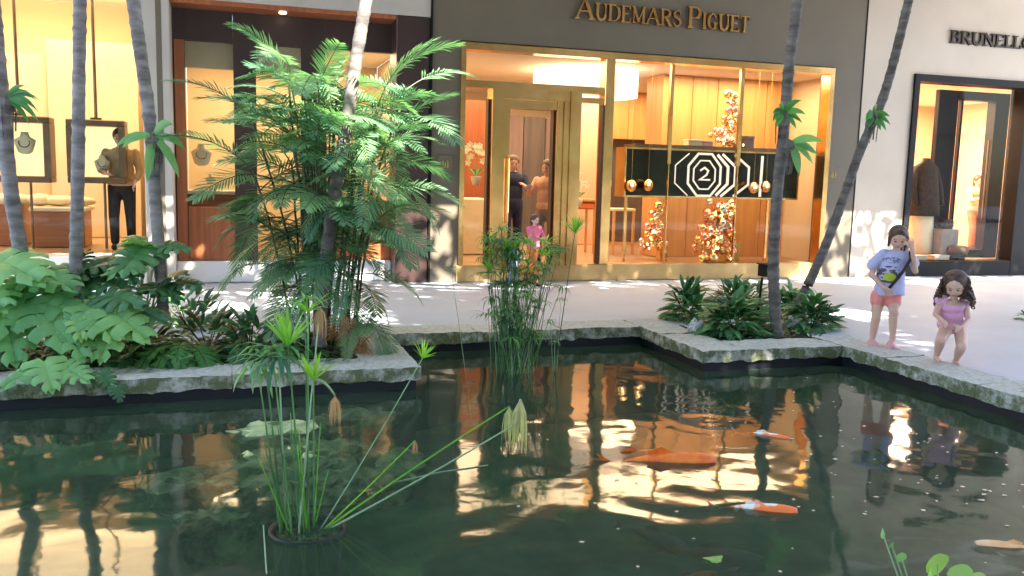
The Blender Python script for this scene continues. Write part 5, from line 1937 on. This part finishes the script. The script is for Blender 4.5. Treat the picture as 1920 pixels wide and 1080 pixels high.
part('lamp_head', MB().box(cc_.x - .05, cc_.x + .06, -4.36, -4.24, cc_.z - .06, cc_.z + .07, bev=.01), M['black'], fl)
part('hood', MB().box(cc_.x - .06, cc_.x + .07, -4.40, -4.23, cc_.z + .072, cc_.z + .085), M['black'], fl)


# papyrus
def umbel_mesh(name, m, n=18, L=.2, w=.014, droop=.5, lift=.5, seed=0):
    r = random.Random(seed)
    mb = MB()
    for k in range(n):
        a = k * 6.283 / n * 1.0 + r.uniform(-.15, .15)
        blade(mb, (0, 0, 0), (math.cos(a), math.sin(a), lift * r.uniform(.4, 1.5)), (0, 0, 1), L * r.uniform(.75, 1.1), w, droop * r.uniform(.7, 1.4), 4, .12)
    return mb.mesh(name, m)


UM = [umbel_mesh('leaf_umbel', M['papy'], 15, .22, .022, .45, .5, 1), umbel_mesh('leaf_umbel', M['papy'], 13, .19, .020, .7, .4, 2)]
UMF = [umbel_mesh('leaf_umbel', M['papy'], 12, .24, .030, .75, .6, 11), umbel_mesh('leaf_umbel', M['papy'], 12, .22, .028, 1.1, .5, 12)]
UMB = umbel_mesh('leaf_umbel', M['papyb'], 16, .19, .024, .12, 1.7, 3)
UMBs = umbel_mesh('leaf_umbel', M['papyb'], 12, .18, .022, .25, 1.0, 4)
UMD = umbel_mesh('leaf_umbel', M['papyd'], 13, .25, .020, 4.5, -.5, 5)
UMR = umbel_mesh('leaf_umbel', M['dryfrond'], 13, .17, .014, 4.0, -.2, 6)


def papyrus(label, base, stems, zb):
    """stems: (top world point, umbel mesh, scale, stem radius, matkey, sag)"""
    b = Vector(base)
    t = thing('papyrus', label, 'plant', b, 'papyrus clumps standing in the pond')
    for (foot, top, um, s, r, mk, sag) in stems:
        f, tp = Vector(foot) - b, Vector(top) - b
        mid = f.lerp(tp, .5) + Vector((0, 0, sag))
        pts = [(1 - q) ** 2 * f + 2 * q * (1 - q) * mid + q * q * tp for q in [k / 8 for k in range(9)]]
        mb = MB().tube(pts, [r * (1 - .35 * k / 8) for k in range(9)], 6)
        link('stem', mb.mesh('stem', M[mk], True), t)
        if um:
            o = link('leaf_umbel', um, t, tp)
            dz = (pts[-1] - pts[-2]).normalized()
            q = Vector((0, 0, 1)).rotation_difference((dz + Vector((0, 0, .6))).normalized() if um not in (UMD, UMR) else Vector((0, 0, 1)))
            o.rotation_mode = 'QUATERNION'
            o.rotation_quaternion = q @ Matrix.Rotation(R.uniform(0, 6.28), 3, 'Z').to_quaternion()
            o.scale = (s,) * 3
    return t


# mid pond clump: base around px 950,700
pc = pg(955, 700, ZW)
st = []
for k in range(105):
    topx = R.gauss(972, 26)
    topy = R.uniform(455, 640) if R.random() < .75 else R.uniform(440, 500)
    topx += (topx - 975) * (600 - topy) / 500
    yy = pc.y + R.uniform(-.15, .2)
    tp = pf(topx, topy, yy)
    ft = Vector((pc.x + R.uniform(-.17, .22), pc.y + R.uniform(-.12, .12), ZW - .4))
    um = R.choice((UM[0], UM[1], UM[0], UMBs)) if topy < 520 else R.choice(UM)
    st.append((ft, tp, um, R.uniform(.65, 1.0), .0042, 'palestem' if R.random() < .3 else 'papy', R.uniform(0, .08)))
tp = pf(1078, 437, pc.y)
st.append((Vector((pc.x + .4, pc.y, ZW - .4)), tp, UMB, 1.05, .005, 'canem', .1))
for (px, py) in ((845, 500), (1032, 600), (1052, 560), (1040, 640)):
    st.append((Vector((pc.x + (.45 if px > 1000 else -.35), pc.y, ZW - .4)), pf(px, py, pc.y), UM[1], .5, .0035, 'palestem', .05))
for (px, py, um) in ((918, 452, UMBs), (950, 465, UMBs), (995, 462, UMBs), (940, 432, UM[0]), (1035, 470, UM[0])):
    st.append((Vector((pc.x, pc.y, ZW - .4)), pf(px, py, pc.y), um, .95, .005, 'papy', .05))
papyrus('tall papyrus clump standing in the middle of the pond before the brass doorway', (pc.x, pc.y, ZW - .4), st, ZW)
# submerged tub of that clump
mb = MB().lathe((pc.x + .05, pc.y, ZW), [(.20, -.7), (.24, -.28), (.26, -.26)], 22)
solo('sunken_pot', mb, M['potm'], (pc.x, pc.y, ZW - .7), 'dark submerged pot under the mid pond papyrus', 'pot', smooth=True)

# foreground pot and papyrus
pot = pg(577, 998, ZW - .02)
PR = .178
pt = thing('plant_pot', 'round black plastic pot just below the water with pebbles and papyrus', 'pot', (pot.x, pot.y, ZW - .42))
part('pot_shell', MB().lathe((pot.x, pot.y, ZW), [(.135, -.42), (.16, -.2), (PR, -.03), (PR + .014, -.025), (PR + .014, .004), (PR - .006, .004), (PR - .01, -.06), (PR - .03, -.07)], 36, cap=False), M['potm'], pt, True)
part('pot_soil', MB().lathe((pot.x, pot.y, ZW), [(PR - .012, -.05), (.1, -.035), (.001, -.02)], 30, cap=False), M['soil'], pt, True)
pb = MB()
for k in range(120):
    a, q = R.uniform(0, 6.28), PR * .92 * math.sqrt(R.uniform(.15, 1))
    if math.sin(a) > .4:
        continue
    pb.ell((pot.x + math.cos(a) * q, pot.y + math.sin(a) * q, ZW - .016), R.uniform(.009, .018), R.uniform(.009, .016), R.uniform(.008, .012), 8)
po = part('pebbles', pb, M['pebble'], pt, True)
po['kind'] = 'stuff'
yb = pot.y
st = []
def Pp(px, py, dy=0): return pf(px, py, yb + dy)
def ftp(dx, dy=0): return Vector((pot.x + dx, pot.y + dy, ZW - .03))
for (fx0, tx, ty, um, s, dy) in ((-.13, 483, 690, UMF[1], .95, .1), (-.08, 510, 655, UMF[0], 1.1, .1), (-.02, 540, 648, UMB, 1.15, 0), (-.10, 522, 668, UMF[1], 1.1, -.05),
                                 (.0, 578, 585, UMBs, 1.0, .15), (.03, 588, 712, UMB, .85, 0), (-.05, 600, 575, UMR, 1.0, .15), (.0, 572, 560, UM[1], .9, .2), (-.12, 497, 672, UM[0], .95, .0)):
    st.append((ftp(fx0, R.uniform(-.05, .08)), Pp(tx, ty, dy), um, s * .95, .0058, 'palestem' if R.random() < .4 else 'papy', .03))
for k in range(13):
    tx = R.uniform(490, 640)
    st.append((ftp((tx - 570) * .0011, R.uniform(-.06, .1)), Pp(tx + R.uniform(-12, 12), R.uniform(760, 900), R.uniform(-.05, .1)), None, 1, .0042, 'papyb' if R.random() < .5 else 'papy', .0))
# bent and wilted stems
st.append((ftp(.05), Pp(792, 672, -.1), UMB, .55, .0042, 'palestem', -.03))
st.append((ftp(.06), Pp(955, 762, -.2), UMD, .75, .006, 'papyb', .02))
st.append((ftp(.07), Pp(975, 790, -.25), None, 1, .0062, 'palestem', -.02))
st.append((ftp(.06), Pp(778, 826, -.1), UMR, .42, .0045, 'papyb', -.01))
st.append((Pp(968, 792, -.25), Pp(976, 748, -.23), UMD, 1.1, .008, 'papyd', .0))
st.append((Pp(588, 712, 0), Pp(628, 742, -.05), UMR, .9, .008, 'palestem', .05))
papyrus('papyrus in the sunken black pot with bent and wilted stems reaching right', (pot.x, pot.y, ZW - .05), st, ZW)
# thin straws lying on the water
for k, (a, b_, lb) in enumerate((((735, 905), (915, 872), 'pale broken stem floating on the water right of the bent papyrus'), ((494, 985), (500, 1075), 'pale drowned stem left of the black pot'))):
    p, q = pg(*a, ZW + .003), pg(*b_, ZW + .003)
    solo('drifting_straw', MB().tube([p, p.lerp(q, .5) + Vector((0, .03, 0)), q], .0035, 5), M['palestem'], p, lb, 'stem')

# rocks in the pond
rk = [(530, 812, .30, .19, .2, .02, 1, 'pale flat topped rock breaking the surface behind the front papyrus'),
      (520, 872, .38, .24, .22, -.02, 1, 'broad mossy rock just under the water in front of the pale one'),
      (600, 850, .30, .22, .22, -.02, 1, 'mossy green rock at the right of the submerged pile'),
      (470, 900, .26, .2, .2, -.05, 0, 'dark rock at the left of the submerged pile'),
      (610, 905, .30, .2, .2, -.06, 0, 'deep mossy rock behind the black pot'),
      (700, 870, .34, .25, .2, -.2, 0, 'deep rock under the bent papyrus stems'),
      (410, 975, .22, .16, .18, -.2, 0, 'deep rock left of the black pot'), (370, 900, .3, .25, .2, -.25, 0, 'deep shadowy rock under the left reflections'),
      (660, 780, .3, .22, .2, -.12, 0, 'deep rock near the planter wall behind the wilted flower')]
for k, (px, py, rx, ry, rz, top, flat, lb) in enumerate(rk):
    c = pg(px, py, ZW + top - .05)
    o = solo('pond_rock', rock_mesh((c.x, c.y, ZW + top - rz * .55), rx, ry, rz, k * 3.7, 1), M['palerock' if k == 0 else 'rock'], (c.x, c.y, ZW - .5), lb, 'rock', 'rocks lying in the pond')


# koi
def koi(label, px, py, depth, L, az, m, bend=.25):
    c = pg(px, py, ZW - depth)
    t = thing('koi_fish', label, 'fish', (c.x, c.y, ZW - depth), 'koi swimming in the pond')
    t.rotation_euler = (0, 0, az)
    rings = []
    cen = []
    for i in range(13):
        f = i / 12
        x = (.5 - f) * L
        wy = L * .085 * math.sin(math.pi * min(1, (f + .08)) ** .62) ** .8 + .004
        wz = wy * 1.15
        yb_ = bend * L * .35 * math.sin(f * 3.0) * f
        cen.append((x, yb_))
        rings.append([(x, yb_ + wy * math.cos(a), wz * math.sin(a)) for a in [k * math.pi / 6 for k in range(12)]])
    mb = MB()
    mb.rings(rings)
    link('body', mb.mesh('body', m, True), t)
    xt, yt = cen[-1]
    tf = MB()
    tf.add([(xt + .02 * L, yt, 0), (xt - .16 * L, yt + .02 * L, .09 * L), (xt - .10 * L, yt + .03 * L, 0), (xt - .16 * L, yt + .04 * L, -.09 * L)], [(0, 1, 2), (0, 2, 3)])
    link('tail_fin', tf.mesh('tail_fin', m), t)
    df_ = MB()
    df_.add([(.12 * L, cen[4][1], .09 * L), (-.02 * L, cen[6][1], .15 * L), (-.16 * L, cen[8][1], .10 * L), (-.14 * L, cen[8][1], .05 * L), (.1 * L, cen[4][1], .05 * L)], [(0, 1, 2, 3, 4)])
    link('dorsal_fin', df_.mesh('dorsal_fin', m), t)
    for s in (-1, 1):
        pf_ = MB()
        pf_.add([(.27 * L, s * .07 * L, -.03 * L), (.20 * L, s * .19 * L, -.05 * L), (.12 * L, s * .17 * L, -.05 * L), (.2 * L, s * .07 * L, -.04 * L)], [(0, 1, 2, 3)])
        link('pectoral_fin', pf_.mesh('pectoral_fin', m), t)


koi('large plain orange koi gliding near the middle of the pond', 1245, 868, .012, .66, -YAW + .1, M['koi_orange'], .2)
koi('second orange koi beside the large one, its tail to the left', 1180, 858, .05, .5, -YAW + .2, M['koi_orange'], -.2)
koi('orange and white patched koi right of the papyrus reflection', 1420, 958, .012, .42, -YAW - .12, M['koi_patch'], .15)
koi('red and yellow headed koi below the shrub reflection', 1432, 820, .02, .36, -YAW - .5, M['koi_patch'], .2)
koi('pale cream koi at the right edge of the pond', 1895, 1028, .015, .34, -YAW + 3.05, M['koi_pale'], .1)
koi('red koi just entering at the bottom edge', 1290, 1090, .06, .30, -YAW + .4, M['koi_orange'], .1)
koi('dusky grey koi deep near the bottom edge', 1340, 1045, .16, .5, -YAW - .3, M['koi_dark'], .2)
koi('dusky brown koi deep below the orange reflections', 1225, 1010, .18, .45, -YAW - .8, M['koi_dark'], .2)

# floating flakes and leaves
mb = MB()
RF = random.Random(11)
for k in range(105):
    if k < 75:
        px, py = RF.uniform(1480, 1930), RF.uniform(700, 960)
        if py < 690 + (px - 1580) * .36 + 26:
            continue
    else:
        px, py = RF.uniform(950, 1930), RF.uniform(800, 1090)
    p = pg(px, py, ZW + .003)
    s = RF.uniform(.007, .016)
    a = RF.uniform(0, 6)
    q = [(p.x + math.cos(a + j * 1.57) * s * (1.4 if j % 2 else .8), p.y + math.sin(a + j * 1.57) * s, ZW + .003 + RF.uniform(0, .003)) for j in range(4)]
    mb.add(q, [(0, 1, 2, 3)])
solo('floating_flakes', mb, M['flake'], (1, -8, ZW), 'pale petals and food flakes scattered on the right of the pond', None, kind='stuff')
c = pg(1338, 1048, ZW + .005)
mb = MB()
mb.add([(c.x + math.cos(a) * .05 * (1 + .25 * math.sin(3 * a)), c.y + math.sin(a) * .035, ZW + .006 + .006 * math.cos(2 * a)) for a in [k * .52 for k in range(12)]], [tuple(range(12))])
solo('floating_leaf', mb, M['limeleaf'], (c.x, c.y, ZW), 'lime green leaf floating near the bottom of the view', 'leaf')

# foreground seedling at the bottom right, standing in water by the near edge
c = pf(1775, 1085, -9.9)
t = thing('water_plant', 'pale green round leaved plant rising at the bottom right corner', 'plant', (c.x, -9.9, ZW - .1))
RLm = []
def round_leaf(px, py, y, s, ang, m):
    p = pf(px, py, y) - BASE[t.name]
    mb = MB()
    n = 12
    vs = [(0, 0, 0)] + [(math.cos(k * 6.283 / n) * .42 * (1 - .1 * math.cos(k * 6.283 / n * 2)), math.sin(k * 6.283 / n) * .5, -.10 * abs(math.cos(k * 6.283 / n)) + .06) for k in range(n)]
    mb.add(vs, [(0, 1 + k, 1 + (k + 1) % n) for k in range(n)])
    o = link('leaf', mb.mesh('leaf', m, True), t)
    orient(o, p, (math.sin(ang), -.3, math.cos(ang)), (.1, -.9, .5), s)
    mb = MB().tube([Vector((0, 0, 0)), Vector((p.x * .6, p.y, p.z * .4)), p], .0035, 5)
    link('stem', mb.mesh('stem', M['palestem']), t)
for (px, py, s, a) in ((1758, 1058, .115, .35), (1800, 1078, .11, 1.1), (1745, 1080, .09, -.6), (1835, 1085, .07, 1.4), (1655, 1000, .05, -.7), (1690, 1045, .045, .9), (1672, 1022, .03, .2)):
    round_leaf(px, py, -9.9, s, a, M['monst'] if s < .06 else M['limeleaf'])

# plants at the right edge
c = pg(1932, 600, 0)
shrub('small leafy plant on the walkway at the right edge of the view', (c.x, c.y, 0), .18, .18, .16, 40, LS, .14, None)
c = pg(1945, 740, 0)
t = thing('grass_tuft', 'spiky pale green grass tuft at the coping on the right edge', 'plant', (c.x, c.y, .02))
for k in range(26):
    a = R.uniform(0, 6.28)
    mb = MB()
    blade(mb, (0, 0, 0), (math.cos(a), math.sin(a), R.uniform(.3, 1.6)), (0, 0, 1), R.uniform(.14, .24), .012, .5, 4, .1)
    link('blade', mb.mesh('blade', M['papy']), t)
for k, (px, py) in enumerate(((1352, 556), (1400, 574))):
    c = pg(px, py + 40, 0)
    z = pf(px, py, c.y).z
    mb = MB()
    for j in range(14):
        a = j * .45
        mb.ell((c.x + R.uniform(-.07, .07), c.y + R.uniform(-.03, .03), z - .02 + R.uniform(-.03, .03)), .016, .014, .014, 6)
    mb.tube([(c.x, c.y, 0), (c.x, c.y, z)], .004, 4)
    solo('mauve_flower', mb, M['purplepet'], (c.x, c.y, 0), ['mauve flower head above the back shrub left of the spotlight', 'smaller mauve flower head nearer the slim trunk'][k], 'flower')

# ------------------------------------------------------------------ the far side of the courtyard, behind the viewer
ob = thing('opposite_building', 'cream and brown two storey shop row across the courtyard behind the viewer', 'building', (0, -27, 0))
part('wall', MB().box(-32, 36, -29, -27, 0, 10), M['cream'], ob)
for k in range(9):
    x = -30 + k * 7.3
    part('window', MB().box(x, x + 5.2, -26.98, -26.9, .3, 3.4), M['blackglass'], ob)
    part('window', MB().box(x, x + 5.2, -26.98, -26.9, 5.3, 8.2), M['blackglass'], ob)
part('awning', MB().box(-32, 36, -26.85, -25.2, 4.2, 4.4), M['darkwood'], ob)
hd = MB()
RH = random.Random(77)
for k in range(14000):
    x = RH.uniform(-24, 26)
    hgt = 2.6 + 1.3 * noise.noise(Vector((x * .35, 0, 0))) + .8 * noise.noise(Vector((x * 1.3, 4, 0)))
    p = Vector((x, -19.5 + RH.uniform(-1, 1), hgt * RH.random() ** .7))
    a = RH.uniform(0, 6.28)
    d = Vector((math.cos(a), math.sin(a), RH.uniform(-.4, .6)))
    sv = d.orthogonal().normalized()
    hd.add([p, p + d * .16 - sv * .07, p + d * .32, p + d * .16 + sv * .07], [(0, 1, 2, 3)])
solo('hedge', hd, M['canopy'], (0, -19.5, 0), 'tall loose hedge planting across the courtyard behind the viewer', None, kind='stuff')

# ------------------------------------------------------------------ shade trees overhead (beyond the frame)
def shade_tree(label, bx, by, blobs, seed, n, leaf=.16, hole=None):
    r = random.Random(seed)
    t = thing('shade_tree', label, 'tree', (bx, by, 0), 'tall shade trees around the courtyard')
    top = Vector((sum(b[0] for b in blobs) / len(blobs), sum(b[1] for b in blobs) / len(blobs), 6.5))
    mb = MB().tube([(bx, by, -.1), (bx + .1, by, 2), (bx, by + .1, 4), (bx + (top.x - bx) * .3, by + (top.y - by) * .3, 6)], [.22, .17, .15, .12], 10)
    part('trunk', mb, M['trunk'], t, True)
    mb = MB()
    for b_ in blobs:
        mb.tube([(bx, by + .1, 4), ((bx + b_[0]) / 2, (by + b_[1]) / 2, 5.9), (b_[0], b_[1], b_[2])], [.1, .07, .03], 6)
    part('limb', mb, M['trunk'], t, True)
    mb = MB()
    tot = sum(b[3] * b[4] for b in blobs)
    for b_ in blobs:
        for k in range(int(n * b_[3] * b_[4] / tot)):
            while True:
                v = Vector((r.uniform(-1, 1), r.uniform(-1, 1), r.uniform(-1, 1)))
                if v.length < 1:
                    break
            p = Vector((b_[0] + v.x * b_[3], b_[1] + v.y * b_[4], b_[2] + v.z * .8))
            if hole and any(((p.x - h[0]) / h[2]) ** 2 + ((p.y - h[1]) / h[3]) ** 2 < 1 for h in hole):
                continue
            if p.z < 5.5:
                p.z = 5.5 + r.random()
            a = r.uniform(0, 6.28)
            d = Vector((math.cos(a), math.sin(a), r.uniform(-.5, .3))).normalized()
            s = d.orthogonal().normalized()
            s.rotate(Matrix.Rotation(r.uniform(-.6, .6), 3, d))
            L = leaf * r.uniform(.7, 1.3)
            mb.add([p, p + d * L * .5 - s * L * .27, p + d * L, p + d * L * .5 + s * L * .27], [(0, 1, 2, 3)])
    part('crown', mb, M['canopy'], t)
    return t


# the sun reaches height z0 at (x,y) through height 7.5 at (x+dx, y+dy)
def through(x, y, z, zc=7.5):
    k = (zc - z) / sdir.z
    return x + sdir.x * k, y + sdir.y * k


holes = []
for (x, y, z, rx, ry) in ((-2.3, -4.9, 2.4, 1.1, 1.2), (-1.6, -4.9, 2.4, 1.3, 1.2)):
    a, b_ = through(x, y, z)
    holes.append((a, b_, rx, ry))
grid = []
RB = random.Random(5)
wall_y = through(0, 0, .6)[1]         # canopy line that throws onto the wall base
xs_ = np.arange(-11, 17, 2.2)
ti = 0
for (bx, by, x0, x1) in ((-7.5, -14.6, -12, -2.5), (6.5, -13.2, -2.5, 6.5), (11.5, -9.5, 6.5, 15)):
    bl = []
    x = x0 + 1
    while x < x1:
        for y in np.arange(wall_y - 3.1, -19, -2.2):
            bl.append((x + RB.uniform(-.3, .3), y + RB.uniform(-.3, .3), 7.5 + RB.uniform(-.5, .6), 1.55, 1.5))
        x += 2.1
    ti += 1
    shade_tree(['broad shade tree left of the viewer', 'broad shade tree right of the viewer', 'broad shade tree at the far right of the courtyard'][ti - 1], bx, by, bl, ti, 100000, .2, holes)
# thinner sprays that break the sunlight on the foot of the shop walls into dapples
RB = random.Random(15)
bl, bl2 = [], []
for x in np.arange(-7.0, 12, .62):
    g = through(x, 0, .7)
    thin = -1.3 < x < .7 or 6.6 < x < 9.0 or -4.5 < x < -3.3
    for q in (0, 1):
        (bl2 if thin else bl).append((g[0] + RB.uniform(-.25, .25), g[1] + RB.uniform(-.9, -.1) + q * .7, 7.5 + RB.uniform(-.4, .5), .52, .5))
shade_tree('feathery shade tree whose sprays reach towards the shop fronts', 9.5, -6.9, bl, 9, 6500, .24)
shade_tree('thin open shade tree leaving bright patches on the shop walls', 12.5, -7.6, bl2, 10, 290, .32)
